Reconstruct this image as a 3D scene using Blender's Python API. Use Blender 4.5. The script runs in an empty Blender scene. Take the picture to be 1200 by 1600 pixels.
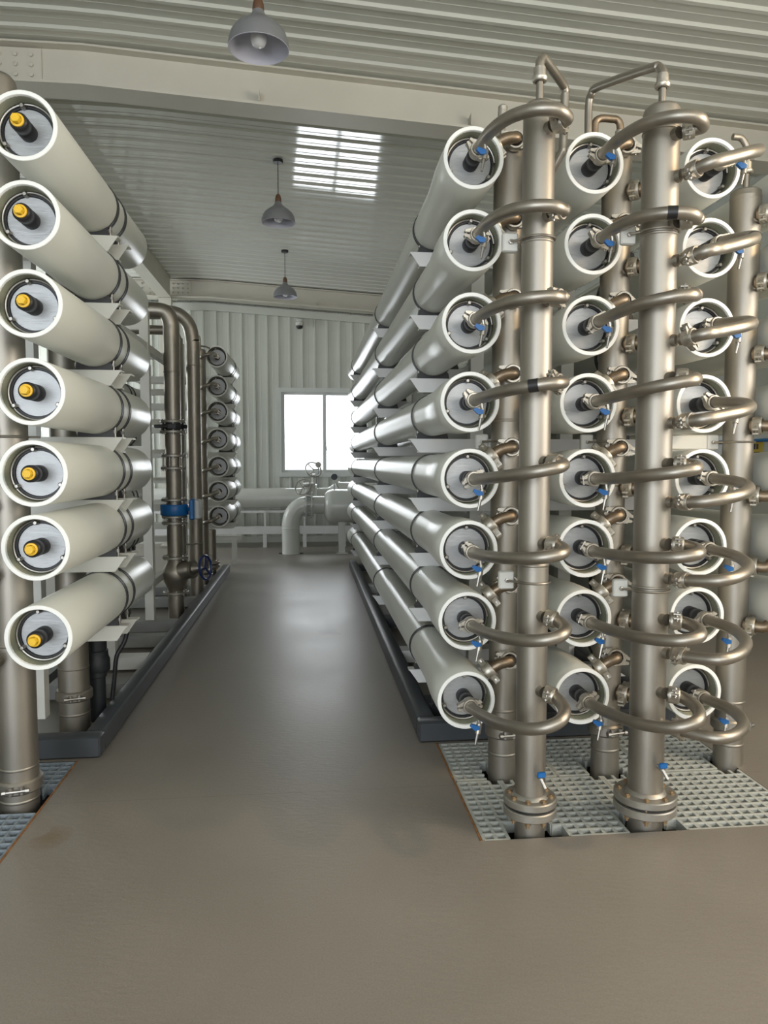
import bpy, math, random
from mathutils import Vector, Matrix

random.seed(7)
SC = bpy.context.scene
COL = SC.collection
PI = math.pi

# ------------------------------------------------------------------ camera
cam_d = bpy.data.cameras.new('camera')
cam_d.sensor_fit = 'VERTICAL'
cam_d.sensor_height = 36.0
cam_d.lens = 1150.0 / 1600.0 * 36.0
cam_d.clip_end = 200
cam = bpy.data.objects.new('camera', cam_d)
COL.objects.link(cam)
R = Matrix(((0.994624356, -0.10354898, 0.0),
            (-0.00700722, -0.06730684, -0.99770772),
            (0.10331162, 0.99234440, -0.06767061)))
cam.matrix_world = Matrix((
    (R[0][0], -R[1][0], -R[2][0], 0.0),
    (R[0][1], -R[1][1], -R[2][1], 0.0),
    (R[0][2], -R[1][2], -R[2][2], 1.4),
    (0, 0, 0, 1)))
SC.camera = cam

# ------------------------------------------------------------------ world, light, exposure
SC.view_settings.view_transform = 'Standard'
SC.view_settings.look = 'None'
SC.view_settings.gamma = 1.0
SC.view_settings.exposure = -0.08
SC.cycles.use_denoising = True
SC.cycles.max_bounces = 10
SC.cycles.diffuse_bounces = 6
SC.cycles.glossy_bounces = 5
SC.cycles.sample_clamp_indirect = 6.0

world = bpy.data.worlds.new('sky')
SC.world = world
world.use_nodes = True
wb = world.node_tree.nodes['Background']
wb.inputs[0].default_value = (0.90, 0.95, 1.0, 1)
wb.inputs[1].default_value = 3.0


def area_light(name, loc, direction, sx, sy, power, color):
    l = bpy.data.lights.new(name, 'AREA')
    l.shape = 'RECTANGLE'
    l.size = sx
    l.size_y = sy
    l.energy = power
    l.color = color
    o = bpy.data.objects.new(name, l)
    COL.objects.link(o)
    o.location = loc
    o.rotation_euler = Vector(direction).to_track_quat('-Z', 'Y').to_euler()
    return o


# daylight in the openings of the hall: the end window; unseen and assumed are the doorway and high windows behind the camera, the right wall windows
area_light('daylight_end_window', (0.31, 13.25, 1.95), (0, -1, -0.05), 1.5, 1.4, 40, (0.93, 0.97, 1.0))
area_light('daylight_assumed_doorway', (-2.3, -4.9, 1.9), (0.1, 1, 0.0), 4.6, 3.6, 175, (0.86, 0.93, 1.0))
area_light('daylight_assumed_high_window', (2.6, -4.9, 3.0), (-0.1, 1, 0.0), 3.6, 1.4, 105, (1.0, 0.94, 0.84))
area_light('daylight_assumed_right_windows', (4.15, 0.9, 2.3), (-1, 0.30, -0.05), 2.4, 1.8, 85, (1.0, 0.88, 0.72))

area_light('fill_left_opening', (-5.55, 11.2, 2.4), (1, 0.35, 0.0), 2.2, 1.9, 100, (0.93, 0.97, 1.0))  # added fill light for the far end, in an invented unseen opening

# ------------------------------------------------------------------ materials


def new_mat(name, color, rough=0.5, metal=0.0, noise=0.0, nscale=8.0, bump=0.0, bscale=60.0,
            stretch=(1, 1, 1), rvar=0.0, coat=0.0, color2=None, spec=0.5):
    m = bpy.data.materials.new(name)
    m.use_nodes = True
    nt = m.node_tree
    b = nt.nodes['Principled BSDF']
    b.inputs['Base Color'].default_value = (*color, 1)
    b.inputs['Roughness'].default_value = rough
    b.inputs['Metallic'].default_value = metal
    b.inputs['Specular IOR Level'].default_value = spec
    if coat:
        b.inputs['Coat Weight'].default_value = coat
        b.inputs['Coat Roughness'].default_value = 0.08
    tc = nt.nodes.new('ShaderNodeTexCoord')
    mp = nt.nodes.new('ShaderNodeMapping')
    mp.inputs['Scale'].default_value = stretch
    nt.links.new(tc.outputs['Object'], mp.inputs['Vector'])
    if noise or rvar or color2:
        n = nt.nodes.new('ShaderNodeTexNoise')
        n.inputs['Scale'].default_value = nscale
        n.inputs['Detail'].default_value = 5
        nt.links.new(mp.outputs['Vector'], n.inputs['Vector'])
        if noise or color2:
            r = nt.nodes.new('ShaderNodeValToRGB')
            c2 = color2 if color2 else tuple(max(0, c * (1 - noise)) for c in color)
            r.color_ramp.elements[0].position = 0.32
            r.color_ramp.elements[1].position = 0.68
            r.color_ramp.elements[0].color = (*c2, 1)
            r.color_ramp.elements[1].color = (*color, 1)
            nt.links.new(n.outputs['Fac'], r.inputs['Fac'])
            nt.links.new(r.outputs['Color'], b.inputs['Base Color'])
        if rvar:
            mr = nt.nodes.new('ShaderNodeMapRange')
            mr.inputs['To Min'].default_value = max(0.02, rough - rvar)
            mr.inputs['To Max'].default_value = min(1, rough + rvar)
            nt.links.new(n.outputs['Fac'], mr.inputs['Value'])
            nt.links.new(mr.outputs['Result'], b.inputs['Roughness'])
    if bump:
        n2 = nt.nodes.new('ShaderNodeTexNoise')
        n2.inputs['Scale'].default_value = bscale
        n2.inputs['Detail'].default_value = 4
        nt.links.new(mp.outputs['Vector'], n2.inputs['Vector'])
        bp = nt.nodes.new('ShaderNodeBump')
        bp.inputs['Strength'].default_value = bump
        bp.inputs['Distance'].default_value = 0.01
        nt.links.new(n2.outputs['Fac'], bp.inputs['Height'])
        nt.links.new(bp.outputs['Normal'], b.inputs['Normal'])
    return m


M = {}
M['vessel'] = new_mat('vessel_paint', (0.64, 0.65, 0.60), 0.29, noise=0.03, nscale=2, stretch=(1, 0.25, 1), spec=0.32)
M['vessel_rim'] = new_mat('vessel_rim_white', (0.90, 0.91, 0.88), 0.45)
M['bore'] = new_mat('bore_fibreglass', (0.36, 0.37, 0.27), 0.45, noise=0.12, nscale=25)
M['plate'] = new_mat('brushed_aluminium', (0.44, 0.45, 0.46), 0.42, metal=0.5, noise=0.12, nscale=30, stretch=(1, 1, 5), rvar=0.06, bump=0.10, bscale=22)
M['black'] = new_mat('black_rubber', (0.018, 0.018, 0.02), 0.45, noise=0.3, nscale=20)
M['strap'] = new_mat('strap_dark', (0.03, 0.03, 0.032), 0.4, noise=0.2, nscale=30)
M['blackpipe'] = new_mat('dark_plastic_pipe', (0.02, 0.023, 0.028), 0.5, noise=0.25, nscale=12)
M['yellow'] = new_mat('yellow_plastic', (0.85, 0.52, 0.02), 0.45, noise=0.06, nscale=30)
M['steel'] = new_mat('stainless_satin', (0.39, 0.362, 0.318), 0.48, metal=0.95, noise=0.12, nscale=5, rvar=0.04, bump=0.03, bscale=120)
M['steel_hose'] = new_mat('stainless_pipe', (0.385, 0.352, 0.305), 0.42, metal=0.95, noise=0.14, nscale=14, rvar=0.08)
M['steel_brown'] = new_mat('stainless_tinted', (0.34, 0.265, 0.19), 0.45, metal=1.0, noise=0.22, nscale=10, rvar=0.08)
M['cast'] = new_mat('cast_stainless', (0.58, 0.545, 0.48), 0.40, metal=0.9, noise=0.25, nscale=40, rvar=0.1, bump=0.1, bscale=160)
M['bolt'] = new_mat('bolt_steel', (0.42, 0.40, 0.37), 0.38, metal=0.9, noise=0.1, nscale=50)
M['brass'] = new_mat('tarnished_bolt', (0.46, 0.33, 0.20), 0.42, metal=0.8, noise=0.3, nscale=60)
M['flange'] = new_mat('flange_steel', (0.42, 0.40, 0.36), 0.45, metal=0.8, noise=0.15, nscale=20)
M['white'] = new_mat('white_steel_paint', (0.66, 0.66, 0.62), 0.38, noise=0.05, nscale=6)
M['greybar'] = new_mat('grey_white_channel', (0.74, 0.74, 0.74), 0.4, noise=0.06, nscale=6)
M['curb'] = new_mat('charcoal_steel_paint', (0.052, 0.058, 0.066), 0.42, noise=0.15, nscale=7)
M['blue'] = new_mat('blue_plastic', (0.015, 0.14, 0.42), 0.4, noise=0.08, nscale=30)
M['flowblue'] = new_mat('blue_enamel', (0.012, 0.14, 0.42), 0.35, noise=0.06, nscale=20)
M['wheelblue'] = new_mat('dark_blue_enamel', (0.015, 0.035, 0.16), 0.35, noise=0.08, nscale=20)
M['greybox'] = new_mat('light_grey_cover', (0.52, 0.54, 0.55), 0.4, noise=0.05, nscale=20)
M['tankwhite'] = new_mat('white_pipe_paint', (0.66, 0.67, 0.63), 0.25, noise=0.05, nscale=4)
M['beam'] = new_mat('beam_cream_paint', (0.60, 0.575, 0.50), 0.5, noise=0.06, nscale=3)
M['wall'] = new_mat('wall_panel_paint', (0.60, 0.62, 0.56), 0.30, noise=0.05, nscale=2, rvar=0.05)
M['ceiling'] = new_mat('ceiling_panel_paint', (0.68, 0.69, 0.63), 0.075, noise=0.04, nscale=2, stretch=(0.4, 1, 1), spec=0.7)
M['winframe'] = new_mat('window_frame_white', (0.68, 0.70, 0.68), 0.35, noise=0.03, nscale=8)
M['shade'] = new_mat('lamp_shade_grey', (0.21, 0.215, 0.225), 0.45, noise=0.05, nscale=20)
M['shade_in'] = new_mat('lamp_shade_inside', (0.50, 0.50, 0.57), 0.5, noise=0.03, nscale=20)
M['bulb'] = new_mat('frosted_bulb', (0.78, 0.78, 0.80), 0.15, noise=0.02, nscale=20, spec=0.7)
M['wood'] = new_mat('brown_wood', (0.17, 0.085, 0.045), 0.5, noise=0.35, nscale=30, stretch=(1, 1, 0.2))
M['grate'] = new_mat('grating_fibreglass', (0.46, 0.48, 0.45), 0.6, noise=0.15, nscale=18, bump=0.25, bscale=180)
M['grate_bluelit'] = new_mat('grating_bluish_light', (0.26, 0.31, 0.36), 0.55, noise=0.2, nscale=18, bump=0.25, bscale=180)  # bluish light on the left grating is put into its colour
M['tie_shaded'] = new_mat('tie_steel_shaded', (0.26, 0.265, 0.26), 0.5, noise=0.15, nscale=8)  # ties darkened: shade inside the left rack is put into the colour
M['rust'] = new_mat('rusty_edge', (0.36, 0.16, 0.05), 0.8, noise=0.5, nscale=25, bump=0.4, bscale=80)
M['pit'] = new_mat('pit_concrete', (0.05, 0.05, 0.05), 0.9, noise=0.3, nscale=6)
M['signyellow'] = new_mat('sign_yellow', (0.75, 0.55, 0.03), 0.5, noise=0.04, nscale=20)
M['bluepipe'] = new_mat('blue_plastic_line', (0.03, 0.22, 0.55), 0.4, noise=0.05, nscale=10)


def floor_mat():
    m = new_mat('floor_epoxy', (0.20, 0.185, 0.155), 0.36, rvar=0.0)
    nt = m.node_tree
    b = nt.nodes['Principled BSDF']
    tc = nt.nodes.new('ShaderNodeTexCoord')
    n1 = nt.nodes.new('ShaderNodeTexNoise')
    n1.inputs['Scale'].default_value = 1.3
    n1.inputs['Detail'].default_value = 6
    n2 = nt.nodes.new('ShaderNodeTexNoise')
    n2.inputs['Scale'].default_value = 170
    n2.inputs['Detail'].default_value = 3
    nt.links.new(tc.outputs['Object'], n1.inputs['Vector'])
    nt.links.new(tc.outputs['Object'], n2.inputs['Vector'])
    r1 = nt.nodes.new('ShaderNodeValToRGB')
    r1.color_ramp.elements[0].position = 0.3
    r1.color_ramp.elements[0].color = (0.222, 0.199, 0.172, 1)
    r1.color_ramp.elements[1].position = 0.7
    r1.color_ramp.elements[1].color = (0.265, 0.238, 0.206, 1)
    nt.links.new(n1.outputs['Fac'], r1.inputs['Fac'])
    mx = nt.nodes.new('ShaderNodeMix')
    mx.data_type = 'RGBA'
    mx.blend_type = 'MULTIPLY'
    mx.inputs['Factor'].default_value = 0.35
    nt.links.new(r1.outputs['Color'], mx.inputs[6])
    nt.links.new(n2.outputs['Color'], mx.inputs[7])
    r2 = nt.nodes.new('ShaderNodeValToRGB')
    r2.color_ramp.elements[0].position = 0.35
    r2.color_ramp.elements[0].color = (0.6, 0.6, 0.6, 1)
    r2.color_ramp.elements[1].position = 0.65
    r2.color_ramp.elements[1].color = (1, 1, 1, 1)
    nt.links.new(n2.outputs['Fac'], r2.inputs['Fac'])
    nt.links.new(r2.outputs['Color'], mx.inputs[7])
    sp = nt.nodes.new('ShaderNodeSeparateXYZ')
    nt.links.new(tc.outputs['Object'], sp.inputs[0])

    def math(op, a, b_):
        k = nt.nodes.new('ShaderNodeMath')
        k.operation = op
        for i_, v_ in enumerate((a, b_)):
            if isinstance(v_, (int, float)):
                k.inputs[i_].default_value = v_
            elif v_ is not None:
                nt.links.new(v_, k.inputs[i_])
        return k.outputs[0]
    joint = math('LESS_THAN', math('ABSOLUTE', math('SUBTRACT', sp.outputs['Y'], 3.06), 0), 0.0022)
    last = mx.outputs[2]

    def tint(fac, col):
        global_ = nt.nodes.new('ShaderNodeMix')
        global_.data_type = 'RGBA'
        nt.links.new(fac, global_.inputs['Factor'])
        nt.links.new(last, global_.inputs[6])
        global_.inputs[7].default_value = (*col, 1)
        return global_.outputs[2]
    last = tint(math('MULTIPLY', joint, 0.35), (0.09, 0.085, 0.075))
    n3 = nt.nodes.new('ShaderNodeTexNoise')
    n3.inputs['Scale'].default_value = 9
    n3.inputs['Detail'].default_value = 6
    nt.links.new(tc.outputs['Object'], n3.inputs['Vector'])
    for sx_, sy_, rad, col, amt in ((-0.96, 2.78, 0.10, (0.16, 0.105, 0.045), 0.6), (-0.17, 7.75, 0.22, (0.09, 0.09, 0.085), 0.8), (0.16, 6.0, 0.16, (0.10, 0.095, 0.085), 0.5), (-0.95, 8.9, 0.2, (0.10, 0.10, 0.09), 0.5)):
        dx = math('SUBTRACT', sp.outputs['X'], sx_)
        dy = math('MULTIPLY', math('SUBTRACT', sp.outputs['Y'], sy_), 0.8)
        dist = math('SQRT', math('ADD', math('MULTIPLY', dx, dx), math('MULTIPLY', dy, dy)), None)
        blob = math('MAXIMUM', math('SUBTRACT', 1.0, math('DIVIDE', dist, rad)), 0.0)
        patch = math('MULTIPLY', blob, math('GREATER_THAN', math('MULTIPLY', n3.outputs['Fac'], math('ADD', blob, 0.55)), 0.46))
        last = tint(math('MULTIPLY', patch, amt), col)
    nt.links.new(last, b.inputs['Base Color'])
    mr = nt.nodes.new('ShaderNodeMapRange')
    mr.inputs['To Min'].default_value = 0.31
    mr.inputs['To Max'].default_value = 0.47
    nt.links.new(n1.outputs['Fac'], mr.inputs['Value'])
    nt.links.new(mr.outputs['Result'], b.inputs['Roughness'])
    # fine trowel texture: two crossing waves
    w1 = nt.nodes.new('ShaderNodeTexNoise')
    w1.inputs['Scale'].default_value = 26
    w1.inputs['Detail'].default_value = 3
    mp = nt.nodes.new('ShaderNodeMapping')
    mp.inputs['Scale'].default_value = (1.0, 2.2, 1)
    mp.inputs['Rotation'].default_value = (0, 0, 0.35)
    nt.links.new(tc.outputs['Object'], mp.inputs['Vector'])
    nt.links.new(mp.outputs['Vector'], w1.inputs['Vector'])
    bp = nt.nodes.new('ShaderNodeBump')
    bp.inputs['Strength'].default_value = 0.15
    bp.inputs['Distance'].default_value = 0.006
    nt.links.new(w1.outputs['Fac'], bp.inputs['Height'])
    bp2 = nt.nodes.new('ShaderNodeBump')
    bp2.inputs['Strength'].default_value = 0.12
    bp2.inputs['Distance'].default_value = 0.002
    nt.links.new(n2.outputs['Fac'], bp2.inputs['Height'])
    nt.links.new(bp.outputs['Normal'], bp2.inputs['Normal'])
    nt.links.new(bp2.outputs['Normal'], b.inputs['Normal'])
    return m


M['floor'] = floor_mat()


def glass_mat():
    m = bpy.data.materials.new('window_glass')
    m.use_nodes = True
    nt = m.node_tree
    for n in list(nt.nodes):
        if n.type != 'OUTPUT_MATERIAL':
            nt.nodes.remove(n)
    out = [n for n in nt.nodes if n.type == 'OUTPUT_MATERIAL'][0]
    t = nt.nodes.new('ShaderNodeBsdfTransparent')
    g = nt.nodes.new('ShaderNodeBsdfGlossy')
    g.inputs['Roughness'].default_value = 0.02
    f = nt.nodes.new('ShaderNodeFresnel')
    f.inputs['IOR'].default_value = 1.45
    mx = nt.nodes.new('ShaderNodeMixShader')
    nt.links.new(f.outputs[0], mx.inputs[0])
    nt.links.new(t.outputs[0], mx.inputs[1])
    nt.links.new(g.outputs[0], mx.inputs[2])
    nt.links.new(mx.outputs[0], out.inputs[0])
    return m


M['glass'] = glass_mat()

# ------------------------------------------------------------------ mesh helpers


class MB:
    def __init__(self):
        self.v = []
        self.f = []

    def add(self, verts, faces):
        o = len(self.v)
        self.v += [tuple(p) for p in verts]
        self.f += [tuple(i + o for i in f) for f in faces]
        return self

    def box(self, x0, x1, y0, y1, z0, z1):
        vs = [(x0, y0, z0), (x1, y0, z0), (x1, y1, z0), (x0, y1, z0), (x0, y0, z1), (x1, y0, z1), (x1, y1, z1), (x0, y1, z1)]
        return self.add(vs, [(0, 3, 2, 1), (4, 5, 6, 7), (0, 1, 5, 4), (1, 2, 6, 5), (2, 3, 7, 6), (3, 0, 4, 7)])

    def rbox(self, x0, x1, y0, y1, z0, z1, c=0.008):
        """box with chamfered edges along every side (octagonal cross-sections)"""
        pts = []
        for z, e in ((z0, c), (z0 + c, 0), (z1 - c, 0), (z1, c)):
            a, b, p, q = x0 + e, x1 - e, y0 + e, y1 - e
            k = c
            pts.append([(a + k, p, z), (b - k, p, z), (b, p + k, z), (b, q - k, z), (b - k, q, z), (a + k, q, z), (a, q - k, z), (a, p + k, z)])
        vs = [p for ring in pts for p in ring]
        fs = []
        for r in range(3):
            for i in range(8):
                j = (i + 1) % 8
                fs.append((r * 8 + i, r * 8 + j, r * 8 + 8 + j, r * 8 + 8 + i))
        fs.append(tuple(range(7, -1, -1)))
        fs.append(tuple(range(24, 32)))
        return self.add(vs, fs)

    def prism(self, poly, axis, a, b):
        """poly: list of 2-D points, extruded along axis from a to b"""
        def p3(u, w, t):
            return {'x': (t, u, w), 'y': (u, t, w), 'z': (u, w, t)}[axis]
        n = len(poly)
        vs = [p3(u, w, a) for u, w in poly] + [p3(u, w, b) for u, w in poly]
        fs = [tuple(range(n - 1, -1, -1)), tuple(range(n, 2 * n))]
        for i in range(n):
            j = (i + 1) % n
            fs.append((i, j, n + j, n + i))
        return self.add(vs, fs)

    def lathe(self, prof, axis='z', n=32, o=(0, 0, 0), cap0=False, cap1=False, a0=0.0, a1=2 * PI):
        """prof: list of (radius, position along axis)"""
        full = abs(a1 - a0 - 2 * PI) < 1e-6
        m = n if full else n + 1
        vs = []
        for r, t in prof:
            for i in range(m):
                a = a0 + (a1 - a0) * i / n
                c, s = r * math.cos(a), r * math.sin(a)
                p = {'x': (t, c, s), 'y': (c, t, s), 'z': (c, s, t)}[axis]
                vs.append((p[0] + o[0], p[1] + o[1], p[2] + o[2]))
        fs = []
        for k in range(len(prof) - 1):
            for i in range(n):
                j = (i + 1) % m
                fs.append((k * m + i, k * m + j, (k + 1) * m + j, (k + 1) * m + i))
        if cap0:
            fs.append(tuple(range(m)))
        if cap1:
            fs.append(tuple(range((len(prof) - 1) * m, len(prof) * m)))
        return self.add(vs, fs)

    def tube(self, pts, r, n=14, caps=True, smooth=0, closed=False):
        P = [Vector(p) for p in pts]
        if smooth and len(P) > 2:
            P = spline(P, smooth)
        rad = r if callable(r) else (lambda t: r)
        m = len(P)
        T = []
        for i in range(m):
            if closed:
                d = P[(i + 1) % m] - P[i - 1]
            else:
                d = P[min(i + 1, m - 1)] - P[max(i - 1, 0)]
            T.append(d.normalized())
        u = T[0].orthogonal().normalized()
        vs = []
        for i in range(m):
            u = (u - T[i] * u.dot(T[i])).normalized()
            w = T[i].cross(u)
            rr = rad(i / max(1, m - 1))
            for k in range(n):
                a = 2 * PI * k / n
                vs.append(P[i] + u * (rr * math.cos(a)) + w * (rr * math.sin(a)))
        fs = []
        for i in range(m if closed else m - 1):
            i2 = (i + 1) % m
            for k in range(n):
                k2 = (k + 1) % n
                fs.append((i * n + k, i * n + k2, i2 * n + k2, i2 * n + k))
        if caps and not closed:
            fs.append(tuple(range(n - 1, -1, -1)))
            fs.append(tuple(range((m - 1) * n, m * n)))
        return self.add(vs, fs)

    def cyl(self, p0, p1, r, n=16):
        return self.tube([p0, p1], r, n)

    def mesh(self, name, sharp=38):
        me = bpy.data.meshes.new(name)
        me.from_pydata(self.v, [], self.f)
        me.update()
        import bmesh
        bm = bmesh.new()
        bm.from_mesh(me)
        bmesh.ops.recalc_face_normals(bm, faces=bm.faces)
        bm.to_mesh(me)
        bm.free()
        me.polygons.foreach_set('use_smooth', [True] * len(me.polygons))
        me.set_sharp_from_angle(angle=math.radians(sharp))
        me.update()
        return me

    def build(self, name, mat, parent=None, label=None, loc=None, sharp=38):
        me = self.mesh(name, sharp)
        me.materials.append(mat)
        return link(name, me, parent, label, loc)


def link(name, data, parent=None, label=None, loc=None):
    o = bpy.data.objects.new(name, data)
    COL.objects.link(o)
    if parent is not None:
        o.parent = parent
    if loc is not None:
        o.location = loc
    if label:
        o['label'] = label
    return o


def spline(P, k):
    out = []
    for i in range(len(P) - 1):
        p0 = P[i - 1] if i > 0 else P[i] * 2 - P[i + 1]
        p1, p2 = P[i], P[i + 1]
        p3 = P[i + 2] if i + 2 < len(P) else P[i + 1] * 2 - P[i]
        for j in range(k):
            t = j / k
            out.append(0.5 * ((2 * p1) + (p2 - p0) * t + (2 * p0 - 5 * p1 + 4 * p2 - p3) * t * t + (3 * p1 - p0 - 3 * p2 + p3) * t ** 3))
    out.append(P[-1])
    return out


def thing(name, label, cat, loc=(0, 0, 0), group=None, rot=None):
    o = bpy.data.objects.new(name, None)
    o.empty_display_size = 0.05
    COL.objects.link(o)
    o.location = loc
    if rot is not None:
        o.rotation_euler = rot
    return tag(o, label, cat, group)


def tag(o, label, cat, group=None):
    o['label'] = label
    o['category'] = cat
    if group:
        o['group'] = group
    return o


def struct(o, label=None):
    o['kind'] = 'structure'
    if label:
        o['label'] = label
    return o


def copy_tree(o, parent=None):
    c = o.copy()
    COL.objects.link(c)
    if parent is not None:
        c.parent = parent
    for ch in [x for x in o.children]:
        copy_tree(ch, c)
    return c


def frame_to(d, roll=0.0):
    """rotation that turns local +Z onto direction d"""
    q = Vector(d).normalized().to_track_quat('Z', 'Y')
    e = (q.to_matrix() @ Matrix.Rotation(roll, 3, 'Z')).to_euler()
    return e


ORD = ['topmost', 'second', 'third', 'fourth', 'fifth', 'sixth', 'seventh', 'eighth']


def nth(i, n):
    if i == 0:
        return 'topmost'
    if i == n - 1:
        return 'bottom'
    return ORD[i] + ' from top'


# ------------------------------------------------------------------ the shell of the hall
RIDGE_X = -1.6
RIDGE_Z = 4.42
SLOPE = 0.062
WALL_Y = 13.0
BACK_Y = -5.0
LEFT_X = -5.6
RIGHT_X = 4.2


def zc(x):
    return RIDGE_Z - SLOPE * (x - RIDGE_X) if x > RIDGE_X else RIDGE_Z


def ribbed(length, pitch=0.2, depth=0.022, flat=0.118, side=0.018, bead=True):
    """profile of a ribbed liner sheet: (position, height)"""
    out = []
    t = 0.0
    while t < length - 1e-6:
        out += [(t, 0.0)]
        if bead:
            c = t + flat * 0.5
            out += [(c - 0.006, 0.0), (c, 0.003), (c + 0.006, 0.0)]
        out += [(t + flat, 0.0), (t + flat + side, depth), (t + pitch - side, depth)]
        t += pitch
    out.append((length, 0.0))
    return [(min(a, length), h) for a, h in out]


# ceiling: ribs run up the slope (along X), sheet folds at the ridge
mb = MB()
prof = ribbed(WALL_Y - BACK_Y + 0.4, 0.225, 0.017, 0.160, 0.016)
xs = [LEFT_X - 0.2, RIDGE_X - 0.3, RIDGE_X, RIDGE_X + 0.3, RIGHT_X + 0.2]
zz = [RIDGE_Z - SLOPE * 3.0, RIDGE_Z - 0.004, RIDGE_Z - 0.008, zc(RIDGE_X + 0.3), zc(RIGHT_X + 0.2)]
zz[0] = RIDGE_Z - 0.02
vs = []
for t, h in prof:
    for x, z in zip(xs, zz):
        vs.append((x, BACK_Y - 0.2 + t, z + 0.017 - h))
n = len(xs)
fs = [(i * n + k, i * n + k + 1, (i + 1) * n + k + 1, (i + 1) * n + k) for i in range(len(prof) - 1) for k in range(n - 1)]
mb.add(vs, fs)
c = mb.build('ceiling', M['ceiling'], sharp=6)
struct(c, 'glossy ribbed off-white metal ceiling sloping down to the right')
# roof above so that no sky leaks through
mb = MB()
mb.box(LEFT_X - 0.3, RIGHT_X + 0.3, BACK_Y - 0.3, WALL_Y + 0.3, 4.60, 4.64)
struct(mb.build('ceiling_backing', M['ceiling']))

# floor with two pits under the gratings
PITS = [(-1.75, -1.085, 1.2, 3.50), (0.635, 1.955, 2.585, 3.54)]
xs = sorted({LEFT_X - .2, RIGHT_X + .2} | {p[0] for p in PITS} | {p[1] for p in PITS})
ys = sorted({BACK_Y - .2, WALL_Y + .2} | {p[2] for p in PITS} | {p[3] for p in PITS})
mb = MB()
for i in range(len(xs) - 1):
    for j in range(len(ys) - 1):
        cx, cy = (xs[i] + xs[i + 1]) / 2, (ys[j] + ys[j + 1]) / 2
        if any(p[0] < cx < p[1] and p[2] < cy < p[3] for p in PITS):
            continue
        mb.add([(xs[i], ys[j], 0), (xs[i + 1], ys[j], 0), (xs[i + 1], ys[j + 1], 0), (xs[i], ys[j + 1], 0)], [(0, 1, 2, 3)])
struct(mb.build('floor', M['floor']), 'taupe epoxy floor with a soft sheen down the aisle')
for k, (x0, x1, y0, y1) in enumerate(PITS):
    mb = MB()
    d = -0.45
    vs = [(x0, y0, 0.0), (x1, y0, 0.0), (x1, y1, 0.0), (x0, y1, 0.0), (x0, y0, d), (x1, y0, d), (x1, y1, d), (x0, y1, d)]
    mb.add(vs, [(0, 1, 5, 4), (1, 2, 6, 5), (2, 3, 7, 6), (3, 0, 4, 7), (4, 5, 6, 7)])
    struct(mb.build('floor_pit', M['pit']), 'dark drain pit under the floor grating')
    mb = MB()
    e = 0.007
    mb.box(x0 - e, x0, y0, y1, -0.03, 0.0025)
    if k == 0:
        mb.v.clear(); mb.f.clear()
        mb.box(x1, x1 + e, y0, y1, -0.03, 0.0025)
    struct(mb.build('trim_%d' % (k + 4), M['rust']), 'rusty steel edge of the floor grating pit')

# end wall of ribbed sheet with a window hole
WX0, WX1, WZ0, WZ1 = -0.44, 1.06, 1.22, 2.61


def wall_sheet(mb, x0, x1, z0, z1, y, sign=-1):
    pr = ribbed(x1 - x0, 0.215, 0.026, 0.17, 0.009)
    vs = []
    for t, h in pr:
        vs += [(x0 + t, y + sign * h, z0), (x0 + t, y + sign * h, z1)]
    mb.add(vs, [(2 * i, 2 * i + 2, 2 * i + 3, 2 * i + 1) for i in range(len(pr) - 1)])


mb = MB()
for a, b, z0, z1 in ((LEFT_X, WX0 - 0.04, 0, 4.6), (WX0 - 0.04, WX1 + 0.04, 0, WZ0 - 0.04), (WX0 - 0.04, WX1 + 0.04, WZ1 + 0.04, 4.6), (WX1 + 0.04, RIGHT_X, 0, 4.6)):
    wall_sheet(mb, a, b, z0, z1, WALL_Y)
struct(mb.build('wall_back', M['wall'], sharp=6), 'off-white ribbed metal end wall around the window')
mb = MB()
for a, b, z0, z1 in ((LEFT_X, WX0 - 0.04, 0, 4.6), (WX0 - 0.04, WX1 + 0.04, 0, WZ0 - 0.04), (WX0 - 0.04, WX1 + 0.04, WZ1 + 0.04, 4.6), (WX1 + 0.04, RIGHT_X, 0, 4.6)):
    mb.box(a, b, WALL_Y + 0.03, WALL_Y + 0.09, z0, z1)
struct(mb.build('wall_back_core', M['wall']))
mb = MB()
mb.box(LEFT_X, RIGHT_X, WALL_Y - 0.05, WALL_Y - 0.02, 0.0, 0.10)
struct(mb.build('baseboard_back', M['wall']))

# side walls and the wall behind the camera with its assumed openings
mb = MB()
for y0, y1, z0, z1 in ((BACK_Y, 10.1, 0, 4.6), (12.3, WALL_Y, 0, 4.6), (10.1, 12.3, 0, 1.4), (10.1, 12.3, 3.4, 4.6)):  # left-wall opening added for the far-end fill light
    mb.box(LEFT_X - 0.1, LEFT_X, y0, y1, z0, z1)
struct(mb.build('wall_left', M['wall']))
mb = MB()
for y0, y1, z0, z1 in ((BACK_Y, -0.4, 0, 4.6), (2.2, WALL_Y, 0, 4.6), (-0.4, 2.2, 0, 1.3), (-0.4, 2.2, 3.3, 4.6)):  # assumed right-wall window opening, unseen, for its daylight
    mb.box(RIGHT_X, RIGHT_X + 0.1, y0, y1, z0, z1)
struct(mb.build('wall_right', M['wall']))
mb = MB()
for x0, x1, z0, z1 in ((LEFT_X, -4.7, 0, 4.6), (-4.7, 0.1, 3.8, 4.6), (0.1, RIGHT_X, 0, 2.2), (0.1, 0.7, 2.2, 4.6), (0.7, RIGHT_X, 3.75, 4.6)):  # doorway and high-window openings are assumed, to hold the daylight from behind
    mb.box(x0, x1, BACK_Y - 0.1, BACK_Y, z0, z1)
struct(mb.build('wall_front', M['wall']))

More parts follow.
